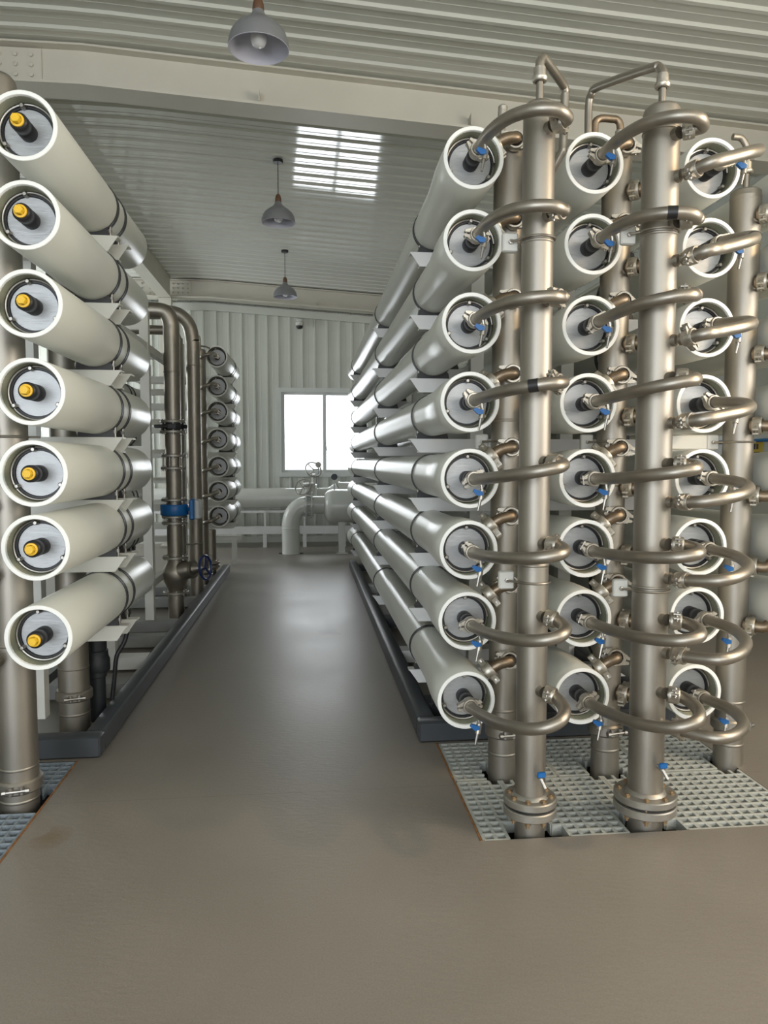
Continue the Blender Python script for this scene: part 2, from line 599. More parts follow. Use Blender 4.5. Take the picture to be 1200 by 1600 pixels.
# end window: casing, two sashes with panes, latch
w = thing('window_1', 'white two-pane sliding window in the end wall', 'window', (0, WALL_Y, 0))
del w['category']
struct(w)
mb = MB()
t = 0.075
for x0, x1, z0, z1 in ((WX0 - t, WX1 + t, WZ1, WZ1 + t), (WX0 - t, WX1 + t, WZ0 - t, WZ0), (WX0 - t, WX0, WZ0, WZ1), (WX1, WX1 + t, WZ0, WZ1)):
    mb.box(x0, x1, -0.055, 0.09, z0, z1)
mb.build('window_casing', M['winframe'], w)
xm = 0.305
for k, (a, b, y) in enumerate(((WX0, xm + 0.03, -0.01), (xm - 0.03, WX1, 0.03))):
    mb = MB()
    s = 0.045
    for x0, x1, z0, z1 in ((a, b, WZ1 - s, WZ1), (a, b, WZ0, WZ0 + s), (a, a + s + .01, WZ0 + s, WZ1 - s), (b - s - .01, b, WZ0 + s, WZ1 - s)):
        mb.box(x0, x1, y, y + 0.035, z0, z1)
    sash = mb.build('window_sash', M['winframe'], w)
    mb = MB()
    mb.box(a + s, b - s, y + 0.014, y + 0.02, WZ0 + s, WZ1 - s)
    mb.build('pane', M['glass'], sash)
mb = MB()
mb.box(xm + 0.0, xm + 0.025, -0.035, -0.01, 1.62, 1.75)
mb.tube([(xm + 0.012, -0.035, 1.70), (xm + 0.03, -0.05, 1.66), (xm + 0.035, -0.05, 1.60)], 0.008, 8)
mb.build('latch', M['greybox'], w)

# rafters (I-beams that follow the roof), with bolted end plates
for Y, name, lab in ((5.78, 'roof_beam', 'cream steel roof beam crossing the hall in front of the near ceiling bay'),
                     (12.72, 'roof_beam', 'cream steel roof beam along the top of the end wall')):
    rb = thing(name, lab, 'beam', (0, Y, 0), 'steel roof beams')

    def strip(y0, y1, off0, off1, mat, nm):
        m_ = MB()
        X = [LEFT_X + .02, RIDGE_X, RIGHT_X - .02]
        top = [RIDGE_Z - 0.004, RIDGE_Z - 0.004, zc(RIGHT_X - .02) - 0.004]
        vs = []
        for x, z in zip(X, top):
            vs += [(x, y0, z - off0), (x, y1, z - off0), (x, y1, z - off1), (x, y0, z - off1)]
        fs = []
        for i in range(2):
            for k in range(4):
                k2 = (k + 1) % 4
                fs.append((i * 4 + k, i * 4 + k2, i * 4 + 4 + k2, i * 4 + 4 + k))
        fs += [(0, 1, 2, 3), (8, 9, 10, 11)]
        m_.add(vs, fs)
        return m_.build(nm, mat, rb)
    strip(0.02, 0.03, 0.0, 0.29, M['beam'], 'web')
    strip(-0.10, 0.14, 0.285, 0.305, M['beam'], 'bottom_flange')
    strip(-0.06, 0.10, 0.0, 0.014, M['beam'], 'top_flange')
    for px in (-2.0, 0.82 if Y < 8 else 1.6):
        if px < 0:
            m_ = MB()
            m_.box(px - 0.24, px + 0.10, 0.004, 0.02, RIDGE_Z - 0.26, RIDGE_Z - 0.03)
            pl = m_.build('bolted_plate', M['beam'], rb)
            for i in range(4 if Y > 8 else 3):
                for j in range(3):
                    mm = MB()
                    x = px - 0.19 + i * (0.08 if Y > 8 else 0.11)
                    z = RIDGE_Z - 0.075 - j * 0.07
                    mm.lathe([(0.016, 0.006), (0.016, -0.012), (0.006, -0.014)], 'y', 8, (x, 0, z), cap1=True)
                    mm.build('bolt', M['beam'] if Y < 8 else M['flange'], pl)
    if Y > 8:
        m_ = MB()
        m_.box(-3.02, -2.50, 0.004, 0.02, RIDGE_Z - 0.28, RIDGE_Z - 0.03)
        pl = m_.build('bolted_plate', M['beam'], rb)
        for i in range(4):
            for j in range(3):
                mm = MB()
                mm.lathe([(0.016, 0.006), (0.016, -0.012), (0.006, -0.014)], 'y', 8, (-2.95 + i * 0.13, 0, RIDGE_Z - 0.075 - j * 0.075), cap1=True)
                mm.build('bolt', M['flange'], pl)
    m_ = MB()
    xk = -0.34 if Y < 8 else 0.2
    for x in (xk, xk + 1.6):
        z1 = zc(x) - 0.28
        m_.box(x, x + 0.008, -0.09, 0.02, z1, z1 + 0.09)
    m_.build('stiffener', M['beam'], rb)

# longitudinal girder on the ridge line, and the corner post that carries it
gd = thing('roof_girder', 'long cream girder under the ceiling above the left rack', 'beam', (-2.3, 0, 0))
mb = MB()
mb.box(-0.1, 0.1, 5.95, 12.60, 4.09, 4.10)
mb.box(-0.1, 0.1, 5.95, 12.60, 4.395, 4.405)
mb.box(0.07, 0.08, 5.95, 12.60, 4.10, 4.395)
mb.build('girder_web', M['beam'], gd)
ps = thing('corner_post', 'cream steel post in the far left corner by the end wall', 'post', (-2.3, 12.62, 0))
mb = MB()
mb.box(-0.10, 0.10, -0.06, 0.06, 0, 4.085)
mb.build('post_shaft', M['beam'], ps)
mb = MB()
mb.box(-0.14, 0.14, -0.08, 0.08, 0, 0.02)
mb.build('base_plate', M['beam'], ps)
mb = MB()
poly = [(x, zc(x) - 0.33) for x in (LEFT_X, RIDGE_X, RIGHT_X)] + [(x, zc(x) - 0.45) for x in (RIGHT_X, RIDGE_X, LEFT_X)]
mb.prism(poly, 'y', WALL_Y - 0.07, WALL_Y - 0.021)
struct(mb.build('trim_1', M['wall']), 'pale trim strip along the top of the end wall panels')

# ------------------------------------------------------------------ pressure vessels
def vessel(name, L, rb, straps, kind, label, group, loc, parts=True):
    """front rim centre at the origin, body runs along +Y"""
    t = thing(name, label, 'pressure vessel', loc, group)
    mb = MB()
    if kind == 'long':
        prof = [(0.1050, 0.0), (0.1195, 0.0), (0.1215, 0.003), (0.1215, 0.16), (0.120, 0.24), (0.113, 0.36), (rb + .001, 0.46), (rb, 0.52),
                (rb, L - 0.52), (rb + .001, L - 0.46), (0.113, L - 0.36), (0.120, L - 0.22), (0.1215, L - 0.14), (0.1215, L - 0.004), (0.118, L), (0.105, L), (0.104, L - 0.05), (0.0, L - 0.05)]
    else:
        prof = [(0.1050, 0.0), (0.1195, 0.0), (0.1215, 0.003), (0.1215, L - 0.012), (0.1185, L), (0.105, L), (0.104, L - 0.05), (0.0, L - 0.05)]
    mb.lathe(prof, 'y', 48)
    mb.build('shell', M['vessel'], t)
    mb = MB()
    mb.lathe([(0.1215, -0.0005), (0.1200, -0.003), (0.1068, -0.003), (0.1050, 0.0), (0.1048, 0.010), (0.1045, 0.010)], 'y', 48)
    mb.build('rim', M['vessel_rim'], t, label='white machined rim')
    mb = MB()
    mb.lathe([(0.1048, 0.008), (0.1040, 0.045), (0.1035, 0.086), (0.0, 0.09)], 'y', 40)
    mb.build('bore_lining', M['bore'], t)
    mb = MB()
    mb.lathe([(0.0, 0.066), (0.084, 0.066), (0.086, 0.068), (0.086, 0.084)], 'y', 40)
    mb.build('end_plate', M['plate'], t, label='brushed metal end plate')
    mb = MB()
    mb.lathe([(0.0865, 0.088), (0.0865, 0.068), (0.0870, 0.062), (0.0935, 0.062), (0.0945, 0.088)], 'y', 40)
    mb.build('seal_ring', M['black'], t)
    rr = MB()
    jit = random.uniform(-0.25, 0.25)
    spans = [(0.15, 1.60), (1.72, 3.55), (3.68, 5.6)]
    for a0, a1 in spans:
        pts = [(0.0985 * math.cos(a0 + jit + (a1 - a0) * i / 14), 0.058, 0.0985 * math.sin(a0 + jit + (a1 - a0) * i / 14)) for i in range(15)]
        rr.tube(pts, 0.0045, 8)
    ring = rr.build('retaining_ring', M['bolt'], t)
    for a in (1.66, 3.62, 5.72):
        b = MB()
        x, z = 0.090 * math.cos(a + jit), 0.090 * math.sin(a + jit)
        b.lathe([(0.009, 0.066), (0.009, 0.044), (0.006, 0.040), (0.0, 0.040)], 'y', 10, (x, 0, z))
        b.build('retainer_bolt', M['bolt'], ring)
    mb = MB()
    mb.lathe([(0.031, 0.068), (0.031, 0.020), (0.029, 0.016), (0.029, 0.002), (0.0315, -0.002), (0.0315, -0.034), (0.028, -0.040), (0.024, -0.042), (0.024, -0.062 if kind == 'long' else -0.042), (0.0, -0.062 if kind == 'long' else -0.034)], 'y', 24)
    mb.build('port_adapter', M['black'], t, label='black plastic port adapter')
    if kind == 'short':
        mb = MB()
        mb.lathe([(0.023, -0.030), (0.023, -0.045), (0.0225, -0.047), (0.016, -0.048)], 'y', 24)
        mb.lathe([(0.0165, -0.046), (0.0165, -0.064), (0.015, -0.067), (0.0, -0.067)], 'y', 6)
        mb.build('yellow_cap', M['yellow'], t, label='yellow plug cap')
    for y in straps:
        r0 = rb if kind == 'long' else 0.1215
        mb = MB()
        mb.lathe([(r0 + .0003, y - 0.016), (r0 + .005, y - 0.016), (r0 + .005, y - 0.006), (r0 + .003, y - 0.004), (r0 + .003, y + 0.004), (r0 + .005, y + 0.006), (r0 + .005, y + 0.016), (r0 + .0003, y + 0.016)], 'y', 40)
        st = mb.build('strap', M['strap'], t, label='dark clamping strap')
        for s in (-1, 1):
            b = MB()
            b.tube([(s * r0 * 0.70, y, -r0 * 0.72), (s * r0 * 0.70, y, -r0 - 0.0145)], 0.006, 8)
            b.lathe([(0.009, -0.01), (0.009, 0.004)], 'z', 6, (s * r0 * 0.70, y, -r0 * 0.88), True, True)
            b.build('strap_bolt', M['bolt'], st)
        mb = MB()
        arc = [((r0 + .0006) * math.cos(a), (r0 + .0006) * math.sin(a)) for a in [math.radians(-128 + 7.6 * i) for i in range(11)]]
        mb.prism([(-0.085, -r0 - 0.0145), (-0.080, -r0 + 0.012)] + arc + [(0.080, -r0 + 0.012), (0.085, -r0 - 0.0145)], 'y', y - 0.022, y + 0.022)
        mb.build('saddle', M['strap'], t)
    return t


ROW = [2.602, 2.282, 1.957, 1.643, 1.333, 1.040, 0.745, 0.412]
ROWL = [2.584, 2.276, 1.967, 1.654, 1.358, 1.086, 0.752]
VY = 2.95
XA, XB, XC, XD = 0.659, 1.155, 1.656, 2.150
LONG = 6.95
STR = [3.87 - VY, 6.05 - VY, 9.24 - VY]


def place(proto, loc, label):
    c = copy_tree(proto)
    c.location = loc
    c['label'] = label
    return c


protoA = None
for ci, (x, where, grp) in enumerate(((XA, 'of the eight beside the aisle', 'long vessels beside the aisle'),
                                      (XB, 'between the two front headers', 'long vessels in the middle column'),
                                      (XC, 'right of the thick front header', 'long vessels in the third column'),
                                      (XD, 'of seven at the right edge', 'long vessels at the right edge'))):
    rows = ROW if ci < 3 else ROW[:7]
    for i, z in enumerate(rows):
        dx = [0.005, 0.006, 0.002, -0.002, 0.0, -0.003, -0.006, -0.008][i] if ci < 3 else 0
        lab = 'long off-white pressure vessel, %s %s' % (nth(i, len(rows)), where)
        if ci == 0 and i == 0:
            protoA = vessel('pressure_vessel', LONG, 0.106, STR, 'long', lab, grp, (x + dx, VY, z))
        elif ci == 3 and i == 0:
            protoD = vessel('pressure_vessel', LONG, 0.106, [1.95, 4.25, 6.45], 'long', lab, grp, (x + dx, VY, z))
        else:
            c = place(protoD if ci == 3 else protoA, (x + dx, VY, z), lab)
            c['group'] = grp
protoL = None
for i, z in enumerate(ROWL):
    lab = 'short off-white pressure vessel with yellow plug, %s at left foreground' % nth(i, 7)
    if i == 0:
        protoL = vessel('pressure_vessel', 1.48, 0.12, [0.83, 0.975], 'short', lab, 'yellow capped vessels in the left rack', (-0.992, 2.80, z))
    else:
        place(protoL, (-0.992, 2.80, z), lab)
for i, z in enumerate([2.567, 2.244, 1.962, 1.657, 1.35, 1.071, 0.79]):
    lab = 'short vessel fed by thin pipe, %s of far stack near end wall' % nth(i, 7)
    c = place(protoL, (-0.992, 8.40, z), lab)
    c['group'] = 'vessels in the far left stack'
    for ch in list(c.children):
        if ch.name.startswith('yellow_cap'):
            bpy.data.objects.remove(ch)
for i, z in enumerate(ROWL[1:]):
    lab = 'dim vessel behind white posts and steel risers, %s of its six' % nth(i, 6)
    c = place(protoL, (-1.62, 5.75, z), lab)
    c['group'] = 'vessels behind the left frame'
    for ch in list(c.children):
        if ch.name.startswith('yellow_cap'):
            bpy.data.objects.remove(ch)

# ------------------------------------------------------------------ racks


def channel(mb, x0, x1, y0, z1, h=0.072, cut=0.05, flip=1, wd=0.06):
    """C-channel along X whose free end (x0 when flip=1, x1 when flip=-1) is cut at a slant"""
    if flip == 1:
        poly = [(x0, z1), (x1, z1), (x1, z1 - h), (x0 + cut, z1 - h)]
    else:
        poly = [(x0, z1), (x1, z1), (x1 - cut, z1 - h), (x0, z1 - h)]
    mb.prism(poly, 'y', y0, y0 + 0.007)
    a, b = x0, x1
    mb.box(a, b, y0 + 0.007, y0 + wd, z1 - 0.007, z1)
    if flip == 1:
        a = x0 + cut
    else:
        b = x1 - cut
    mb.box(a, b, y0 + 0.007, y0 + wd, z1 - h, z1 - h + 0.007)


rk = thing('vessel_rack', 'white steel rack on charcoal base carrying the right-hand vessels', 'rack', (0, 0, 0))
for Y in (3.87, 6.05, 9.24):
    for i, z in enumerate(ROW):
        mb = MB()
        channel(mb, 0.535, 1.93, Y - 0.03, z - 0.106 - 0.0150)
        mb.build('crossbar', M['greybar'], rk)
    for x in (0.907, 1.405, 1.905):
        mb = MB()
        mb.box(x - 0.035, x + 0.035, Y + 0.032, Y + 0.10, 0.112, 2.60)
        mb.build('post', M['white'], rk)
        mb = MB()
        mb.box(x - 0.07, x + 0.07, Y + 0.0, Y + 0.13, 0.102, 0.112)
        mb.build('foot_plate', M['white'], rk)
mb = MB()
mb.rbox(0.547, 0.640, 3.646, 9.72, 0.001, 0.104, 0.008)
mb.build('base_beam', M['curb'], rk, label='charcoal base beam along the aisle')
mb = MB()
mb.rbox(0.547, 1.86, 3.55, 3.645, 0.001, 0.104, 0.008)
mb.build('base_beam', M['curb'], rk, label='charcoal base beam across the front')
for Y in (3.90, 5.0, 6.08, 7.7, 9.28):
    mb = MB()
    mb.box(0.640, 1.94, Y - 0.05, Y + 0.09, 0.02, 0.102)
    mb.build('cross_tie', M['greybar'] if Y in (5.0, 7.7) else M['curb'], rk)
mb = MB()
mb.rbox(1.865, 1.95, 3.66, 9.72, 0.001, 0.104, 0.008)
mb.build('base_beam', M['curb'], rk)

rk2 = thing('vessel_rack', 'white steel rack carrying the vessels at the right edge', 'rack', (0, 0, 0))
for Y in (4.90, 7.20, 9.40):
    for i, z in enumerate(ROW[:7]):
        mb = MB()
        channel(mb, 2.03, 2.62, Y - 0.03, z - 0.106 - 0.0150)
        mb.build('crossbar', M['greybar'], rk2)
    mb = MB()
    mb.box(2.50, 2.57, Y + 0.032, Y + 0.10, 0.0, 2.60)
    mb.build('post', M['white'], rk2)

lk = thing('vessel_rack', 'white steel rack on charcoal base at left with yellow capped vessels', 'rack', (0, 0, 0))
for Y in (3.63, 3.775):
    for i, z in enumerate(ROWL):
        mb = MB()
        channel(mb, -1.95, -0.865 if Y < 3.7 else -0.852, Y - 0.03, z - 0.1215 - 0.0150, flip=-1)
        mb.build('crossbar', M['white'], lk)
for x, Y in ((-1.365, 3.70), (-1.285, 4.35), (-1.295, 4.80), (-1.30, 6.05), (-1.30, 7.75)):
    mb = MB()
    mb.box(x - 0.035, x + 0.035, Y + 0.11, Y + 0.18, 0.1, 2.62)
    mb.build('post', M['white'], lk)
for Y in (6.05, 7.75):
    for z, hh in ((0.625, .06), (0.960, .06), (1.234, .024), (1.530, .045), (1.842, .06), (2.151, .06), (2.52, .06)):
        mb = MB()
        mb.box(-2.1, -1.335, Y + 0.11, Y + 0.17, z - hh, z)
        mb.build('crossbar', M['white'], lk)
for z in (0.42, 2.36):
    mb = MB()
    mb.box(-1.325, -1.275, 4.16, 6.155, z - 0.06, z)
    mb.build('side_rail', M['white'], lk)
    mb = MB()
    mb.box(-1.325, -1.275, 6.235, 7.855, z - 0.06, z)
    mb.build('side_rail', M['white'], lk)
mb = MB()
mb.rbox(-1.075, -0.985, 3.611, 9.45, 0.001, 0.104, 0.008)
mb.build('base_beam', M['curb'], lk, label='charcoal base beam along the aisle')
mb = MB()
mb.rbox(-2.1, -0.985, 3.52, 3.61, 0.001, 0.104, 0.008)
mb.build('base_beam', M['curb'], lk, label='charcoal base beam across the front')
for Y in (4.45, 5.05, 5.65, 6.16, 7.2, 7.86):
    mb = MB()
    mb.box(-2.1, -1.078, Y - 0.06, Y + 0.06, 0.015, 0.098)
    mb.build('cross_tie', M['tie_shaded'] if Y != 5.05 else M['greybar'], lk)
mb = MB()
mb.box(-1.52, -1.41, 3.62, 6.0, 0.19, 0.24)
mb.build('inner_rail', M['curb'], lk)

# ------------------------------------------------------------------ couplings and branch stubs
def coupling_mesh(r):
    mb = MB()
    mb.lathe([(r * 0.98, -0.020), (r * 1.20, -0.020), (r * 1.30, -0.013), (r * 1.30, 0.013), (r * 1.20, 0.020), (r * 0.98, 0.020)], 'z', 20)
    for s in (-1, 1):
        for q in (-1, 1):
            poly = [(s * r * 1.05, q * r * 0.16), (s * r * 2.0, q * r * 0.16), (s * r * 2.12, q * r * 0.34), (s * r * 2.0, q * r * 0.52), (s * r * 1.65, q * r * 0.62), (s * r * 0.95, q * r * 0.95)]
            mb.prism(poly, 'z', -0.012, 0.012)
    me = mb.mesh('coupling_%d' % round(r * 1000))
    me.materials.append(M['cast'])
    bo = MB()
    bo.lathe([(0.0042, -r * 0.80), (0.0042, -r * 0.62), (0.0085, -r * 0.62), (0.0085, -r * 0.43), (0.0042, -r * 0.43), (0.0042, r * 0.43), (0.0085, r * 0.43), (0.0085, r * 0.60), (0.0042, r * 0.60), (0.0042, r * 0.75)], 'y', 8, (0, 0, 0), True, True)
    mb2 = bo.mesh('coupling_bolt_%d' % round(r * 1000))
    mb2.materials.append(M['bolt'])
    return me, mb2


CPL = {24: coupling_mesh(0.0245), 27: coupling_mesh(0.031)}


def coupling(parent, loc, d, roll=0.0, size=24):
    a, b = CPL[size]
    o = link('coupling', a, parent, None, loc)
    o.rotation_euler = frame_to(d, roll)
    for s in (-1, 1):
        link('coupling_bolt', b, o, None, (s * size * 0.00178, 0, 0))
    return o


# ------------------------------------------------------------------ header pipes
def header(name, label, x, y, r, z0, z1, stubs, welds, cap='dome', group='vertical header pipes', mat='steel'):
    t = thing(name, label, 'header pipe', (x, y, 0), group)
    mb = MB()
    prof = [(r, z0)]
    for w_ in sorted(welds):
        prof += [(r, w_ - 0.006), (r + 0.0022, w_ - 0.002), (r + 0.0022, w_ + 0.002), (r, w_ + 0.006)]
    if cap == 'dome':
        prof += [(r, z1 - r * 0.5), (r * 0.96, z1 - r * 0.30), (r * 0.80, z1 - r * 0.12), (r * 0.5, z1 - r * 0.02), (0.0, z1)]
    elif cap == 'lid':
        prof += [(r, z1 - 0.05), (r * 1.02, z1 - 0.046), (r * 1.02, z1 - 0.03), (r, z1 - 0.026), (r * 0.97, z1 - 0.008), (r * 0.85, z1), (0.0, z1)]
    mb.lathe(prof, 'z', 40, cap0=True)
    mb.build('pipe', M[mat], t, sharp=15)
    for (dx, dy, z, rs, ln) in stubs:
        d = Vector((dx, dy, 0)).normalized()
        m_ = MB()
        p0 = d * (r * 0.9)
        m_.tube([(p0.x, p0.y, z), (d.x * (r + ln), d.y * (r + ln), z)], rs, 18)
        m_.build('branch_stub', M['steel_hose'], t)
    return t


def flange_pair(t, r, ro, z, nb=8):
    """two bolted flange discs around a header"""
    for k, (a, b) in enumerate(((z + 0.012, z + 0.040), (z - 0.030, z + 0.002))):
        m_ = MB()
        m_.lathe([(r * 0.98, a), (ro - 0.004, a), (ro, a + 0.004), (ro, b - 0.004), (ro - 0.004, b), (r + 0.012, b), (r + 0.004, b + (0.012 if k == 0 else 0.0)), (r, b + (0.014 if k == 0 else 0.0))], 'z', 44)
        m_.build('flange', M['flange'], t)
    m_ = MB()
    m_.lathe([(r, z + 0.002), (ro * 0.86, z + 0.002), (ro * 0.86, z + 0.012), (r, z + 0.012)], 'z', 40)
    m_.build('gasket', M['black'], t)
    for i in range(nb):
        a = 2 * PI * (i + 0.5) / nb
        x, y = (ro - 0.022) * math.cos(a), (ro - 0.022) * math.sin(a)
        m_ = MB()
        m_.cyl((x, y, z - 0.055), (x, y, z + 0.050), 0.006, 8)
        m_.lathe([(0.0115, z + 0.040), (0.0115, z + 0.047)], 'z', 6, (x, y, 0), True, True)
        m_.lathe([(0.0115, z - 0.045), (0.0115, z - 0.030)], 'z', 6, (x, y, 0), True, True)
        m_.build('flange_bolt', M['brass'], t)


def pipe_clamp(t, r, z, ang=-1.57):
    """grooved coupling around a header with its bolt lugs"""
    m_ = MB()
    m_.lathe([(r, z - 0.030), (r + 0.008, z - 0.030), (r + 0.015, z - 0.022), (r + 0.015, z + 0.016), (r + 0.008, z + 0.024), (r, z + 0.024)], 'z', 40)
    d = Vector((math.cos(ang), math.sin(ang), 0))
    e = Vector((-d.y, d.x, 0))
    cl = m_.build('pipe_clamp', M['steel'], t)
    m_ = MB()
    c = d * (r + 0.018)
    for s in (-1, 1):
        p = c + e * (s * 0.020)
        m_.tube([(p.x, p.y, z - 0.018), (p.x, p.y, z + 0.014)], 0.011, 8)
    p, q = c + e * 0.045 + d * 0.006, c - e * 0.045 + d * 0.006
    m_.tube([(p.x, p.y, z - 0.004), (q.x, q.y, z - 0.004)], 0.0065, 8)
    for s in (-1, 1):
        p = c + e * (s * 0.043) + d * 0.006
        m_.tube([(p.x - e.x * .007, p.y - e.y * .007, z - 0.004), (p.x + e.x * .007, p.y + e.y * .007, z - 0.004)], 0.011, 8)
    m_.build('clamp_bolt', M['bolt'], cl)


def u_bolt(t, r, z, sag=0.0, side=-1, plate=True, yb=0.0):
    """thin round-bar clamp around the front of a header, with its white bracket plate beside it"""
    pts = []
    x_ = r + 0.005
    pts.append((side * (x_ + 0.035), 0.03, z + sag))
    for i in range(13):
        a = PI + side * 0.0 + PI * i / 12
        pts.append((x_ * math.cos(a), x_ * math.sin(a) if math.sin(a) < 0 else 0.0, z))
    if side > 0:
        pts = [(x_ + 0.035, 0.03, z + sag)] + pts[:0:-1]
    m_ = MB()
    m_.tube(pts, 0.0045, 8)
    u = m_.build('u_bolt', M['steel_hose'], t)
    if plate:
        m_ = MB()
        x0, x1 = (-r - 0.062, -r - 0.004) if side < 0 else (r + 0.004, r + 0.062)
        m_.rbox(x0, x1, 0.035, 0.060, z - 0.035, z + 0.035, 0.005)
        m_.build('bracket_plate', M['white'], t)
        m_ = MB()
        xm_ = (x0 + x1) / 2
        m_.lathe([(0.009, 0.035), (0.009, 0.024), (0.0, 0.022)], 'y', 6, (xm_, 0, z))
        m_.build('bracket_bolt', M['bolt'], t)
    return u


def drain_valve(t, x, y, z):
    m_ = MB()
    m_.tube([(x, y + 0.02, z), (x, y - 0.03, z)], 0.009, 10)
    m_.tube([(x, y - 0.025, z), (x + 0.012, y - 0.045, z - 0.03)], 0.006, 8)
    v = m_.build('drain_valve', M['bolt'], t)
    m_ = MB()
    m_.rbox(x - 0.014, x + 0.018, y - 0.034, y - 0.020, z + 0.004, z + 0.026, 0.004)
    m_.build('valve_handle', M['blue'], v)


ZA = [2.573, 2.272, 1.977, 1.684, 1.400, 1.103, 0.834, 0.554]
ZB = [2.570, 2.260, 2.001, 1.707, 1.393, 1.097, 0.814, 0.536]
ZCc = [2.428, 2.130, 1.845, 1.545, 1.252, 0.966, 0.683, 0.405]
ZR3 = [2.478, 2.187, 1.875, 1.561, 1.250, 0.933, 0.662]

H1X, H1Y, H1R = 0.836, 2.655, 0.057
H2X, H2Y, H2R = 1.298, 2.662, 0.066
RY = 3.17
R1X, R2X, R3X = 0.868, 1.348, 1.945
h1 = header('header_pipe', 'slim vertical steel header in front, serving the aisle vessels', H1X, H1Y, H1R, -0.40, 2.685,
            [(0.030, -0.085, z, 0.0225, 0.020) for z in ZA], [2.19, 1.02], group='front header pipes')
flange_pair(h1, H1R, 0.100, 0.095)
u_bolt(h1, H1R, 2.203)
u_bolt(h1, H1R, 0.955)
drain_valve(h1, 0.012, -H1R - 0.006, 0.235)
h2 = header('header_pipe', 'thick vertical steel header in front, serving vessels on both sides', H2X, H2Y, H2R, -0.40, 2.70,
            [(0.030, -0.085, z, 0.0225, 0.020) for z in ZB] + [(0.06, -0.085, z, 0.0225, 0.016) for z in ZCc], [2.60, 2.23, 0.93], group='front header pipes')
flange_pair(h2, H2R, 0.118, 0.085)
u_bolt(h2, H2R, 2.245)
u_bolt(h2, H2R, 0.915)
drain_valve(h2, 0.018, -H2R - 0.006, 0.25)
r1 = header('header_pipe', 'vertical steel header behind the slim front header', R1X, RY, 0.065, -0.40, 2.74,
            [(0.02, -0.1, z + 0.13, 0.021, 0.012) for z in ROW], [2.30, 1.58, 0.99, 0.30, 0.10], group='rear header pipes')
pipe_clamp(r1, 0.065, 0.205, -1.45)
u_bolt(r1, 0.065, 1.49)
r2 = header('header_pipe', 'vertical steel header behind the thick front header', R2X, RY, 0.063, -0.40, 2.74,
            [(0.02, -0.1, z + 0.13, 0.021, 0.012) for z in ROW], [2.44, 1.30, 0.30, 0.10], group='rear header pipes')
pipe_clamp(r2, 0.063, 0.195, -1.35)
u_bolt(r2, 0.063, 1.49)
r3 = header('header_pipe', 'vertical steel header with flat lid at the right edge', R3X, RY, 0.065, -0.40, 2.60,
            [], [2.36, 0.30, 0.10], 'lid', group='rear header pipes')
pipe_clamp(r3, 0.065, 0.195, -0.9)
u_bolt(r3, 0.065, 1.49, side=-1)
m_ = MB()
m_.rbox(-0.36, -0.07, 0.04, 0.065, 1.455, 1.525, 0.006)
m_.build('support_arm', M['white'], r3)

# ------------------------------------------------------------------ permeate pipes from the vessel ends to the front headers
PA = [(-0.177, 0.265, 0), (-0.177, 0.205, 0), (-0.165, 0.06, .08), (-0.130, -0.085, .26), (-0.065, -0.185, .48), (0.010, -0.205, .68), (0.054, -0.165, .84), (0.056, -0.115, .95), (0.0298, -0.0845, 1)]
PB = [(-0.143, 0.258, 0), (-0.143, 0.200, 0), (-0.132, 0.045, .08), (-0.097, -0.105, .26), (-0.030, -0.200, .48), (0.046, -0.215, .68), (0.087, -0.165, .84), (0.080, -0.118, .95), (0.0322, -0.0912, 1)]
PC = [(0.358, 0.258, 0), (0.358, 0.205, 0), (0.376, 0.115, .08), (0.380, 0.030, .20), (0.345, -0.070, .40), (0.265, -0.150, .62), (0.175, -0.180, .80), (0.105, -0.150, .93), (0.054, -0.0765, 1)]


def sample_valve(t, loc):
    """small needle valve hanging under a pipe, with a blue lever"""
    x, y, z = loc
    m_ = MB()
    m_.tube([(x, y, z - 0.015), (x + 0.004, y, z - 0.045)], 0.0065, 8)
    m_.tube([(x + 0.004, y, z - 0.042), (x - 0.004, y - 0.006, z - 0.080)], 0.0115, 10)
    v = m_.build('sample_valve', M['cast'], t)
    m_ = MB()
    m_.tube([(x - 0.004, y - 0.006, z - 0.078), (x - 0.014, y - 0.010, z - 0.122)], lambda u: 0.0065 - 0.0025 * u, 8)
    m_.build('nozzle', M['bolt'], v)
    m_ = MB()
    m_.prism([(-0.036, -0.052), (-0.030, -0.042), (0.002, -0.052), (0.002, -0.066), (-0.018, -0.068)], 'y', -0.007, 0.007)
    m_.v = [(a + x, b + y - 0.012, c + z + 0.004) for a, b, c in m_.v]
    m_.build('lever', M['blue'], v)
    return v


AMP = [.80, .68, .70, .82, .95, 1.12, 1.24, 1.28]


def loop_pipe(P, hx, hy, zv, zh, xv, label, group, valve_at, taped=None, rusty=False, amp=1.0):
    amp = min(amp, 1.15) if xv > hx else amp
    t = thing('loop_pipe', label, 'pipe', (hx, hy, zh), group)
    pts = []
    for (x, y, f) in P:
        pts.append(Vector((x, y * (amp if (y < 0 and f < 0.9) else 1.0), (zv - zh) * (1 - f))))
    d0 = xv - hx - P[0][0]
    pts[0].x += d0
    pts[1].x += d0
    q = spline(pts, 8)
    m_ = MB()
    m_.tube(q, 0.0225, 16)
    m_.build('pipe_bend', M['steel_hose'], t)
    for at_, dirn, roll in ((pts[0] + Vector((0, -0.036, 0)), pts[1] - pts[0], random.uniform(-0.9, 0.9)),
                            (pts[-1] * 0.45 + pts[-2] * 0.55 if False else q[-4], q[-1] - q[-6], random.uniform(-0.6, 0.9))):
        coupling(t, at_, dirn, roll)
    v = q[valve_at]
    sample_valve(t, v)
    if taped is not None:
        c0 = q[taped - 1], q[taped], q[taped + 1]
        m_ = MB()
        dd = (c0[2] - c0[0]).normalized()
        m_.tube([c0[1] - dd * 0.017, c0[1], c0[1] + dd * 0.017], 0.0236, 16)
        m_.build('tape_band', M['black'], t, label='black tape band')
    return t


